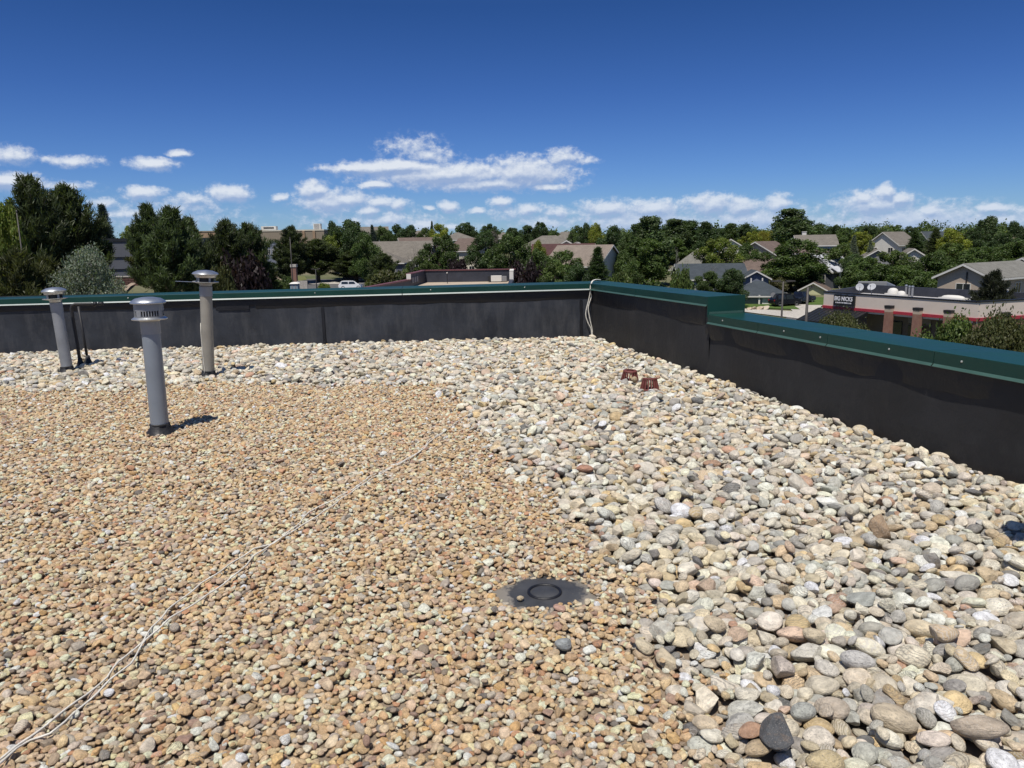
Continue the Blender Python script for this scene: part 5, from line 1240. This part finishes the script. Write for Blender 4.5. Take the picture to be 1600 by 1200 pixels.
TR = [
 ('round', 4, 316, 66, 56, LIM, 'yellow green leafy tree at the left border beside the biggest pine'),
 ('pine', 48, 276, 82, 62, DKP, 'tallest dark pine near the left border'),
 ('pine', 100, 290, 84, 66, DKP, 'broad dark pine right of the tallest one at the left'),
 ('pine', 10, 338, 70, 68, PINE, 'pine cut by the left border, behind the yellow green tree'),
 ('pine', 132, 340, 44, 72, OLV, 'small olive green pine between the big pines and the blue spruce'),
 ('pine', 22, 392, 104, 50, OLV, 'low olive pine in front of the tall pines at the left border'),
 ('pine', 72, 402, 70, 53, OLV, 'low dark pine behind the leftmost vent cap'),
 ('spruce', 160, 321, 52, 128, BLU, 'bluish conical spruce left of the grey building'),
 ('wide', 132, 388, 116, 52, SLV, 'silver grey leafy tree in front of the grey building'),
 ('pinehigh', 230, 319, 56, 66, PINE, 'left pine of the group with bare trunks behind the vents'),
 ('pinehigh', 262, 324, 74, 64, PINE, 'middle pine of the group with bare trunks'),
 ('pinehigh', 292, 340, 52, 67, DKP, 'right pine of the group with bare trunks'),
 ('pinehigh', 240, 362, 66, 70, OLV, 'low spreading pine under the group with bare trunks'),
 ('round', 203, 352, 34, 130, LIM, 'small bright green tree above the grey building roof'),
 ('pine', 352, 344, 60, 72, DKP, 'dark pine with pointed top above the tallest vent'),
 ('pine', 386, 350, 62, 76, PINE, 'round topped green pine right of the tallest vent'),
 ('bush', 375, 396, 88, 69, PUR, 'dark purple shrub under the pines right of the tallest vent'),
 ('bush', 345, 415, 46, 66, OLV, 'olive shrub just right of the tallest vent cap'),
 ('pine', 412, 406, 42, 78, OLV, 'small round olive pine beside the lamp post'),
 ('pine', 455, 354, 46, 160, DKP, 'slim dark pine beside the tall thin pole'),
 ('pine', 446, 388, 40, 158, DKP, 'short dark pine left of the brick pillar'),
 ('pine', 494, 374, 54, 165, DKP, 'dark pointed pine right of the brick pillar'),
 ('round', 533, 361, 56, 172, LIM, 'yellow green leafy tree in the middle left behind the white car'),
 ('round', 520, 346, 30, 190, DKG, 'dark tree on the skyline right of the tall rooftop unit'),
 ('round', 548, 344, 58, 170, DKG, 'large dark tree behind the yellow green one'),
 ('round', 568, 366, 44, 150, GRN, 'deep green tree left of the long grey roof'),
 ('pine', 554, 392, 66, 166, DKP, 'low dark pine above the white car'),
 ('spruce', 582, 352, 20, 215, BLU, 'small blue spruce on the skyline over the long grey roof'),
 ('pine', 600, 396, 46, 138, DKP, 'ragged dark pine in front of the low grey wing'),
 ('twiggy', 636, 378, 40, 134, GRY, 'dead brown pine standing bare before the long grey roof'),
 ('bush', 612, 422, 74, 126, OLV, 'brownish shrubs behind the red coping at its left end'),
 ('round', 656, 400, 46, 136, MID, 'small green tree right of the dead pine'),
 ('round', 688, 368, 58, 150, GRN, 'rounded green tree left of the cul-de-sac'),
 ('round', 618, 351, 40, 230, DKG, 'left of two dark round trees over the long grey roof'),
 ('round', 640, 352, 34, 235, DKG, 'right of two dark round trees over the long grey roof'),
 ('round', 597, 354, 30, 225, GRN, 'green tree right of the small blue spruce'),
 ('round', 685, 350, 36, 225, YEL, 'bright yellow green tree on the skyline over the round tree'),
 ('round', 664, 356, 26, 235, MID, 'green tree left of the bright yellow green one on the skyline'),
 ('spruce', 674, 346, 12, 260, DKG, 'thin dark spire behind the bright yellow green tree'),
 ('round', 728, 348, 36, 270, DKG, 'rounded dark tree on the skyline above the cream house'),
 ('round', 764, 350, 36, 280, DKG, 'dark skyline tree right of the steep brown roof'),
 ('round', 757, 362, 50, 170, DKG, 'dark green tree shading the end of the cul-de-sac'),
 ('tall', 772, 362, 16, 175, GRY, 'thin grey green tree between the two big green trees in the middle'),
 ('round', 798, 366, 62, 132, GRN, 'large green tree right of the cul-de-sac'),
 ('round', 800, 356, 34, 270, DKG, 'dark skyline tree left of the highest cluster in the middle'),
 ('round', 845, 347, 30, 270, DKG, 'highest dark tree of the skyline cluster left of the parapet corner'),
 ('round', 826, 352, 28, 275, DKG, 'dark tree left in the skyline cluster left of the parapet corner'),
 ('round', 866, 360, 34, 255, GRN, 'low rounded tree at the right of the skyline cluster'),
 ('round', 841, 376, 26, 140, YEL, 'small bright yellow green tree before the wide hipped roof'),
 ('round', 842, 390, 44, 118, GRN, 'green tree below the small bright yellow green one'),
 ('bush', 716, 404, 32, 135, PUR, 'purple leaved shrub at the edge of the cul-de-sac'),
 ('bush', 822, 407, 66, 100, PUR, 'large dark purple plum tree right of the low roof'),
 ('bush', 856, 418, 40, 104, PUR, 'smaller purple shrub right of the large plum tree'),
 ('round', 882, 392, 70, 122, GRN, 'green tree in front of the maroon and tan roofs'),
 ('round', 866, 408, 56, 100, MID, 'green tree just above the back parapet left of the spruce'),
 ('round', 905, 412, 44, 98, DKG, 'dark green tree just above the back parapet near the corner'),
 ('spruce', 932, 387, 52, 116, DKG, 'dark conifer in front of the white gable at the parapet corner'),
 ('round', 905, 353, 34, 220, GRN, 'green tree behind the hipped far roof left of the corner'),
 ('round', 917, 349, 26, 190, DKG, 'dark half of the tree pair above the parapet corner'),
 ('round', 931, 349, 28, 185, YEL, 'yellow green half of the tree pair above the parapet corner'),
 ('round', 960, 353, 42, 180, DKG, 'dark green tree right of the yellow green one at the corner'),
 ('round', 982, 364, 36, 165, GRN, 'mid green tree left of the tall cottonwoods'),
 ('tall', 1004, 350, 44, 152, COT, 'left cottonwood of the tall cluster right of the corner'),
 ('tall', 1020, 338, 50, 150, COT, 'tallest cottonwood with split top right of the corner'),
 ('round', 1012, 372, 74, 148, GRN, 'broad green tree at the foot of the tall cottonwoods'),
 ('round', 976, 392, 48, 128, GRN, 'green tree between the white gable and the cottonwoods'),
 ('bush', 968, 424, 50, 100, MID, 'green shrubs just right of the parapet corner'),
 ('tall', 1056, 342, 44, 212, COT, 'cottonwood with rounded top beside the orange roof'),
 ('tall', 1077, 345, 46, 218, DKG, 'dark cottonwood next to the orange roof'),
 ('round', 1048, 372, 60, 205, GRN, 'green tree behind the white barked aspen'),
 ('aspen', 1057, 384, 30, 125, GRY, 'thin white barked aspen standing over the lawn'),
 ('bush', 1066, 418, 34, 104, MID, 'shrub at the foot of the white barked aspen'),
 ('tall', 1106, 347, 32, 200, DKG, 'dark tree right of the orange roof'),
 ('round', 1126, 357, 24, 215, DKG, 'small dark skyline tree behind the yellow green tree'),
 ('tall', 1141, 349, 26, 215, GRN, 'narrow green skyline tree right of the small dark one'),
 ('round', 1165, 350, 34, 225, DKG, 'dark rounded skyline tree left of the bright yellow ones'),
 ('round', 1124, 372, 62, 138, LIM, 'bright green tree above the slate roof'),
 ('round', 1174, 362, 32, 205, YEL, 'bright yellow green tree left of the tallest tree'),
 ('wide', 1196, 361, 42, 212, (.22, .21, .035), 'olive yellow spreading tree left of the tallest tree'),
 ('round', 1168, 380, 44, 150, GRN, 'green tree below the bright yellow ones'),
 ('twiggy', 1112, 407, 40, 122, GRY, 'bare grey tree before the slate roofed house'),
 ('round', 1108, 424, 42, 117, GRN, 'green tree beside the bare grey tree just above the side parapet'),
 ('round', 1145, 420, 46, 116, DKG, 'dense dark green round tree beside the little dormer front'),
 ('tall', 1240, 326, 58, 205, COT, 'tallest tree on the skyline at right'),
 ('round', 1262, 344, 50, 215, DKG, 'dark shoulder tree right of the tallest one'),
 ('round', 1222, 348, 36, 210, COT, 'dark shoulder tree left of the tallest one'),
 ('round', 1240, 374, 92, 136, GRN, 'big green street tree left of the pale metal roof'),
 ('round', 1226, 404, 60, 140, DKG, 'dark green lower crown behind the parked cars'),
 ('bush', 1208, 434, 44, 131, (.12, .12, .06), 'flowering shrub behind the dark roofed garage'),
 ('round', 1262, 418, 40, 134, DKG, 'dark tree beside the porch of the pale roofed house'),
 ('round', 1304, 352, 34, 225, DKG, 'dark skyline tree right of the chimney house'),
 ('round', 1322, 356, 36, 205, GRN, 'green skyline tree left of the blue grey spruce'),
 ('round', 1360, 353, 34, 235, DKG, 'dark skyline tree left of the hill house'),
 ('round', 1345, 362, 36, 180, YEL, 'bright yellow green tree in the middle right'),
 ('round', 1376, 358, 22, 210, MID, 'small green tree left of the hill house'),
 ('spruce', 1334, 368, 22, 160, SLV, 'silver blue spruce beside the bright yellow green tree'),
 ('spruce', 1362, 376, 20, 150, SLV, 'second silver blue spruce right of the bright yellow green tree'),
 ('round', 1314, 380, 50, 140, MID, 'green tree right of the pale blue house'),
 ('round', 1336, 398, 50, 128, DKG, 'dark tree right of the pale metal roof'),
 ('round', 1352, 402, 66, 112, GRN, 'green tree left behind the shop roof'),
 ('round', 1395, 392, 70, 124, MID, 'rounded green tree in front of the small white gable'),
 ('round', 1400, 414, 84, 106, GRN, 'wide green tree directly behind the shop dishes'),
 ('round', 1425, 354, 40, 205, DKG, 'dark tree touching the hill house'),
 ('spruce', 1432, 362, 36, 170, DKG, 'dark conical tree right of the hill house'),
 ('spruce', 1464, 357, 40, 175, DKP, 'second dark conical tree right of the hill house'),
 ('round', 1489, 357, 46, 165, YEL, 'yellow green tree on the right skyline'),
 ('round', 1462, 393, 66, 112, GRN, 'green tree in front of the beige house at its left'),
 ('round', 1440, 424, 66, 100, GRN, 'low green tree behind the middle of the shop roof'),
 ('round', 1490, 380, 60, 140, MID, 'green tree below the yellow green one at right'),
 ('round', 1522, 356, 44, 170, DKG, 'dark green tree right of the yellow green skyline tree'),
 ('tall', 1549, 338, 26, 180, COT, 'tall narrow tree rising over the right skyline'),
 ('tall', 1536, 345, 18, 182, DKG, 'short narrow tree next to the tall one on the right skyline'),
 ('round', 1566, 366, 60, 150, DKG, 'dark green tree below the tall narrow one'),
 ('round', 1588, 346, 36, 165, DKG, 'dark tree at the right border on the skyline'),
 ('round', 1594, 376, 74, 132, GRN, 'big green tree cut by the right border'),
 ('round', 1534, 386, 72, 124, GRN, 'big green tree behind the beige house'),
 ('pine', 1557, 424, 58, 74, (.034, .040, .022), 'dark bushy pine in front of the beige house at right'),
 ('nearbush', 1318, 490, 84, 62, OLV, 'olive green bush in front of the shop awning'),
 ('nearbush', 1500, 498, 130, 50, MID, 'broad green bush in front of the shop corner'),
 ('nearbush', 1570, 492, 110, 47, OLV, 'olive bush at the right border before the brick side of the shop'),
 ('nearbush', 1445, 530, 60, 52, MID, 'low green bush before the third brick pillar of the shop'),
 ('bush', 432, 436, 26, 138, MID, 'small clipped bush left of the white utility box'),
 ('bush', 448, 432, 26, 142, GRN, 'dark round bush on the bank by the brick pillar'),
 ('bush', 505, 442, 18, 142, LIM, 'small yellow green bush beside the right lamp post'),
 ('bush', 1187, 476, 14, 119, DKG, 'larger flower bed bush on the lawn before the garage'),
 ('bush', 1178, 478, 9, 119, MID, 'smaller flower bed bush on the lawn before the garage'),
]
for q in TR:
    t = tree(*q, bot={'larger flower': 483, 'smaller flowe': 484}.get(q[6][:13]))
    if q[0] == 'aspen':
        for c in t.children: c.data = c.data.copy(); c.data.materials[0] = m_palebark
# bare grove trunks below the pine group show over the parapet: they come with the pines' own trunks

# far woodland and undergrowth that read as one mass
def mass(name, spots, leaf, label, seed):
    r = np.random.default_rng(seed); vs, fs, ts = [], [], []; o = 0
    for x, y, z, R, Hc, col, n in spots:
        d = r.normal(size=(n, 3)); d /= np.linalg.norm(d, axis=1)[:, None]; d[:, 2] = np.abs(d[:, 2])*1.0
        lump = 1+.25*np.sin(d[:, 0]*5+x)*np.sin(d[:, 1]*4+y)+.1*r.normal(size=n)
        p = np.array([x, y, z])+d*np.array([R, R, Hc])*(lump*r.uniform(.5, 1., n)**.3)[:, None]
        v, f = leaves(r, p, leaf, d*.9+np.array([0, 0, .35])); vs.append(v); fs.append(f+o); o += len(v)
        ts.append(np.array(col)*r.uniform(.65, 1.35, (n, 1)))
    me = tris_mesh(name, np.vstack(vs), np.vstack(fs), np.vstack(ts)); q = ob(name, me); q.color = (1, 1, 1, 1); return tag(q, label, kind='stuff')
r = np.random.default_rng(5); sp = []
cols = [DKG, GRN, COT, MID, DKG, GRN, LIM]
for k in range(430):
    a = math.radians(r.uniform(-43, 43)); dd_ = r.uniform(300, 620); x, y = dd_*math.sin(a), dd_*math.cos(a)
    hgt = r.uniform(4.5, 8.5); sp.append((x, y, T(x, y)-1, r.uniform(3.5, 7), hgt, cols[r.integers(len(cols))], 420))
mass('distant_woodland', sp, .62, 'far off mixed trees closing the horizon', 6)
sp = []
for k in range(330):
    a = math.radians(r.uniform(-40, 40)); dd_ = r.uniform(95, 300); x, y = dd_*math.sin(a), dd_*math.cos(a)
    px, py = proj((x, y, T(x, y)))
    if (690 < px < 785 and 395 < py < 425) or (1145 < px < 1300) or (1045 < px < 1105 and py > 415) or (400 < px < 560 and py > 405): continue
    sp.append((x, y, T(x, y)-.3, r.uniform(1.2, 2.8), r.uniform(1., 2.6), cols[r.integers(len(cols))], 150))
mass('undergrowth', sp, .3, 'low shrubs and hedges between the houses', 7)

# ------------------------------------------------------------------ cars, posts and small things
def carpaint(n, c, rough=.25): return pmat(n, c, rough, .1, .04, 1, 0, 5, .5, coat=.6)
m_tyre = pmat('tyre_rubber', (.02, .02, .02), .8); m_rim = pmat('wheel_rim', (.4, .4, .41), .35, .8, .1); m_lamp = pmat('clear_lamp', (.75, .75, .72), .2, 0, .05); m_tail = pmat('red_lamp', (.35, .02, .02), .25)
def car(p, yaw, paint, label, kind='suv', cat='car', L=4.7, W=1.85, Hc=1.65):
    t = thing('parked_car', p, label, cat, 'cars parked in the neighbourhood', yaw); h2 = L/2
    if kind == 'suv': prof = [(-h2, .45), (-h2+.02, .95), (-h2+.25, 1.05), (-h2+.55, Hc-.06), (-h2+.9, Hc), (.45, Hc-.02), (.75, Hc-.12), (1.35, 1.08), (h2-.35, .98), (h2-.05, .8), (h2, .45), (h2-.15, .28), (-h2+.15, .28)]
    elif kind == 'pickup': prof = [(-h2, .5), (-h2, 1.05), (-.75, 1.05), (-.62, Hc-.05), (-.3, Hc), (.65, Hc-.03), (1.35, 1.12), (h2-.15, 1.02), (h2, .85), (h2, .45), (h2-.15, .32), (-h2+.15, .32)]
    else: prof = [(-h2, .45), (-h2+.05, .9), (-h2+.75, .98), (-h2+1.35, Hc-.08), (-h2+1.8, Hc), (.35, Hc-.02), (1.25, .98), (h2-.2, .85), (h2, .6), (h2, .4), (h2-.15, .25), (-h2+.15, .25)]
    v = []; n = len(prof)
    for s, k in ((-1, 1), (1, 1)):
        for x, z in prof: yy = W/2 - (max(0, z-.95)*.28); v.append((x, s*yy, z))
    b = MB(); b.add(v, [tuple(range(n))[::-1] if False else tuple(range(n)), tuple(range(n, 2*n))[::-1]]+[(i, n+i, n+(i+1) % n, (i+1) % n) for i in range(n)])
    me = b.mesh('body', paint); 
    import bmesh
    bm = bmesh.new(); bm.from_mesh(me); bmesh.ops.recalc_face_normals(bm, faces=bm.faces); bmesh.ops.bevel(bm, geom=bm.edges[:], offset=.05, segments=2, affect='EDGES'); bm.to_mesh(me); bm.free(); smooth_by_angle(me, 40)
    o = ob('body', me, t)
    x0, x1 = (-h2+.55, 1.0) if kind == 'suv' else (-.5, 1.0) if kind == 'pickup' else (-h2+1.2, .9)
    for s in (-1, 1):
        for a_, c_ in ((x0+.05, (x0+x1)/2-.05), ((x0+x1)/2+.05, x1-.05)):
            sl_ = .28 if c_ > .7 else .06; w = MB(); y0 = W/2-.02; y1 = W/2-(Hc-.17-.95)*.28+.008
            w.prism([(a_, s*y0, 1.02), (c_, s*y0, 1.02), (c_-sl_, s*y1, Hc-.17), (a_+.06, s*y1, Hc-.17)], (0, s*.012, 0)); w.build('window', m_glass, t)
    w = MB(); w.prism([(1.32, -.72, 1.09), (1.32, .72, 1.09), (.86, .6, Hc-.15), (.86, -.6, Hc-.15)], (.03, 0, .03)); w.build('windscreen', m_glass, t)
    w = MB(); w.prism([(-h2+.2, -.7, 1.1), (-h2+.2, .7, 1.1), (-h2+.5, .58, Hc-.15), (-h2+.5, -.58, Hc-.15)], (-.03, 0, .02)); (w.build('rear_window', m_glass, t) if kind != 'pickup' else None)
    wm = MB(); wm.v = []; wm.lathe([(.22, -.11), (.33, -.11), (.35, -.08), (.35, .08), (.33, .11), (.22, .11)], 18); rotm = Matrix.Rotation(math.pi/2, 4, 'X'); wm.v = [tuple(rotm @ Vector(q)) for q in wm.v]; wme = wm.mesh('wheel', m_tyre, True)
    rm = MB(); rm.lathe([(.02, .085), (.21, .09), (.225, .1), (.225, -.1), (.21, -.09), (.02, -.085)], 12); rm.v = [tuple(rotm @ Vector(q)) for q in rm.v]; rme = rm.mesh('rim', m_rim)
    for x in (-h2+.9, h2-.9):
        for s in (-1, 1): w = ob('wheel', wme, t, (x, s*(W/2-.10), .35)); ob('rim', rme, w)
    for s in (-1, 1):
        w = MB(); w.box((h2-.12, s*.62-.16, .68), (h2+.005, s*.62+.16, .82)); w.build('headlight', m_lamp, t); w = MB(); w.box((-h2-.012, s*.75-.1, .78), (-h2+.06, s*.75+.1, 1.0)); w.build('taillight', m_tail, t)
    return t
def G0(px, py): return tuple(G(px, py))
p = D(549, 449, 150); car((p[0], p[1], T(p[0], p[1])+.04), .05, carpaint('white_car_paint', (.75, .75, .74)), 'white crossover car parked beyond the back parapet', 'suv')
p = D(549, 449, 150)
gp = G(1226, 478); car((gp[0], gp[1], T(gp[0], gp[1])+.05), .25, carpaint('black_car_paint', (.012, .013, .018)), 'black boxy off road car on the driveway by the garage', 'suv', Hc=1.85, L=4.6)
gp = G(1250, 474); car((gp[0], gp[1], T(gp[0], gp[1])+.05), .6, carpaint('dark_blue_car_paint', (.012, .016, .03)), 'dark blue pickup parked behind the black off road car', 'pickup', 'pickup', L=5.4, Hc=1.8)
gp = G(772, 420); car((gp[0], gp[1], T(gp[0], gp[1])+.1), math.radians(100), carpaint('white_van_paint', (.75, .75, .73)), 'white car parked at the right kerb of the cul-de-sac', 'suv')
gp = G(759, 409); car((gp[0], gp[1], T(gp[0], gp[1])+.1), math.radians(-80), carpaint('black_street_car_paint', (.012, .012, .014)), 'small black car standing in the cul-de-sac', 'sedan', Hc=1.5)

def lamp_post(px, pyt, y, label, arms=1, r=.07, headw=.75):
    tp = D(px, pyt, y); gz = T(tp[0], tp[1]); h = tp[2]-gz; t = thing('lamp_post', (tp[0], tp[1], gz), label, 'lamp post', 'lamp posts')
    b = MB(); b.lathe([(r*1.25, -.3), (r*1.1, h*.3), (r*.8, h-.05)], 10, cap1=True); b.build('pole', m_iron if r < .1 else m_polebrown, t, True)
    for s in ((1,) if arms == 1 else (-1, 1)):
        b = MB(); b.tube([(0, 0, h-.15), (s*.35, 0, h-.08)], .035, 6); a = b.build('arm', m_iron, t)
        b = MB(); b.prism([(s*.3, -.18, h-.12), (s*(.3+headw), -.15, h-.06), (s*(.3+headw), -.15, h+.03), (s*.3, -.18, h+.07)], (0, .34, 0)); b.build('lamp_head', m_polebrown, t)
m_polebrown = pmat('grey_brown_painted_post', (.055, .048, .042), .6, 0, .1)
lamp_post(1224, 439, 76, 'twin headed lamp post standing beside the side parapet, left one', 2, .10, .85)
lamp_post(1262.5, 448, 66, 'thicker lamp post with one flat head, left of the shop', 1, .13, .2)
lamp_post(493, 420, 140, 'slim lamp post in the car park right of the brick pillar', 2, .09, .5)
lamp_post(407, 419, 118, 'slim lamp post in front of the round olive pine', 1, .07, .55)
def pole(px, pyt, y, r, label, mat=None):
    tp = D(px, pyt, y); gz = T(tp[0], tp[1]); t = thing('pole', (tp[0], tp[1], gz), label, 'pole', 'thin poles'); h = tp[2]-gz
    b = MB(); b.lathe([(r*1.2, -.3), (r, h*.5), (r*.8, h)], 8, cap1=True); b.build('shaft', mat or m_polebrown, t, True); b = MB(); b.lathe([(r*1.1, h), (r*1.4, h+.08), (r*.3, h+.16)], 8, cap1=True); b.build('cap', m_polebrown, t)
pole(453, 372, 140, .09, 'tall thin pole leaning among the slim pines by the brick pillar')
pole(26, 332, 52, .045, 'thin pole among the trees at the left border')
pole(229, 430, 80, .07, 'thin rusty pole before the red block wall', pmat('rusty_pole', (.14, .07, .05), .8))
gp = D(459, 413, 142); t = thing('brick_pillar', (gp[0], gp[1], T(gp[0], gp[1])), 'brick entrance pillar with pale cap below the dark pine', 'pillar'); h = gp[2]-T(gp[0], gp[1])
b = MB(); b.box((-.45, -.45, -.3), (.45, .45, h-.5)); b.build('shaft', m_brick, t); b = MB(); b.box((-.55, -.55, h-.5), (.55, .55, h)); b.build('cap', m_conc, t)
b = MB(); b.box((.46, -.25, -.3), (2.3, .1, h*.45)); b.build('sign_wall', m_conc, t)
for px, py, y, s, lab in ((415, 446, 130, .85, 'small white roofed hut left in the car park, just over the parapet'), (460, 441, 134, .85, 'small pale blue hut right in the car park, just over the parapet')):
    tp = D(px, py, y); gz = T(tp[0], tp[1]); h = tp[2]-gz; t = thing('utility_hut', (tp[0], tp[1], gz), lab, 'utility hut', 'small huts in the car park')
    b = MB(); b.box((-s*.75, -s*.6, -.2), (s*.75, s*.6, h-.25)); b.build('wall', m_cream if px < 430 else m_bluewall, t)
    b = MB(); b.prism([(-s*.95, -s*.8, h-.25), (s*.95, -s*.8, h-.25), (s*.55, -s*.1, h), (-s*.55, -s*.1, h)], (0, s*1.6, 0)); b.build('roof', m_white, t)
    for k in (-1, 1):
        b = MB(); b.box((k*s*.33-.16, -s*.6-.03, h-1.1), (k*s*.33+.16, -s*.6-.004, h-.45)); b.build('panel', m_grey, t)
# garden stones and the round sign by the driveway
gp = G(1183, 484)
rk = np.random.default_rng(3)
for k in range(4):
    o = ob('garden_rock', SH_BIG[11+k % 3]); x, y = gp[0]-1.2+k*.8, gp[1]+.2*(k % 2); o.location = (x, y, T(x, y)+.18); s = .28+.06*k; o.scale = (s*1.3, s, s*.8); o['stone_color'] = [.45, .36, .26]; o['stone_seed'] = .1*k
    tag(o, ['leftmost tan rock in the flower bed on the lawn before the garage', 'second tan rock from the left in the flower bed before the garage', 'third tan rock from the left in the flower bed before the garage', 'largest and rightmost tan rock in the flower bed before the garage'][k], 'rock', 'rocks in the flower bed')
gp = G(1207, 479); t = thing('street_sign', (gp[0], gp[1], T(gp[0], gp[1])), 'round sign on a post beside the black off road car, seen from behind', 'sign')
b = MB(); b.lathe([(.03, -.2), (.03, 2.1)], 6); b.build('post', m_grey, t)
b = MB(); b.lathe([(.38, -.01), (.38, .01)], 16, cap0=True, cap1=True); M = Matrix.Translation((0, -.04, 1.75)) @ Matrix.Rotation(math.pi/2, 4, 'X'); b.v = [tuple(M @ Vector(q)) for q in b.v]; b.build('plate', m_grey, t)
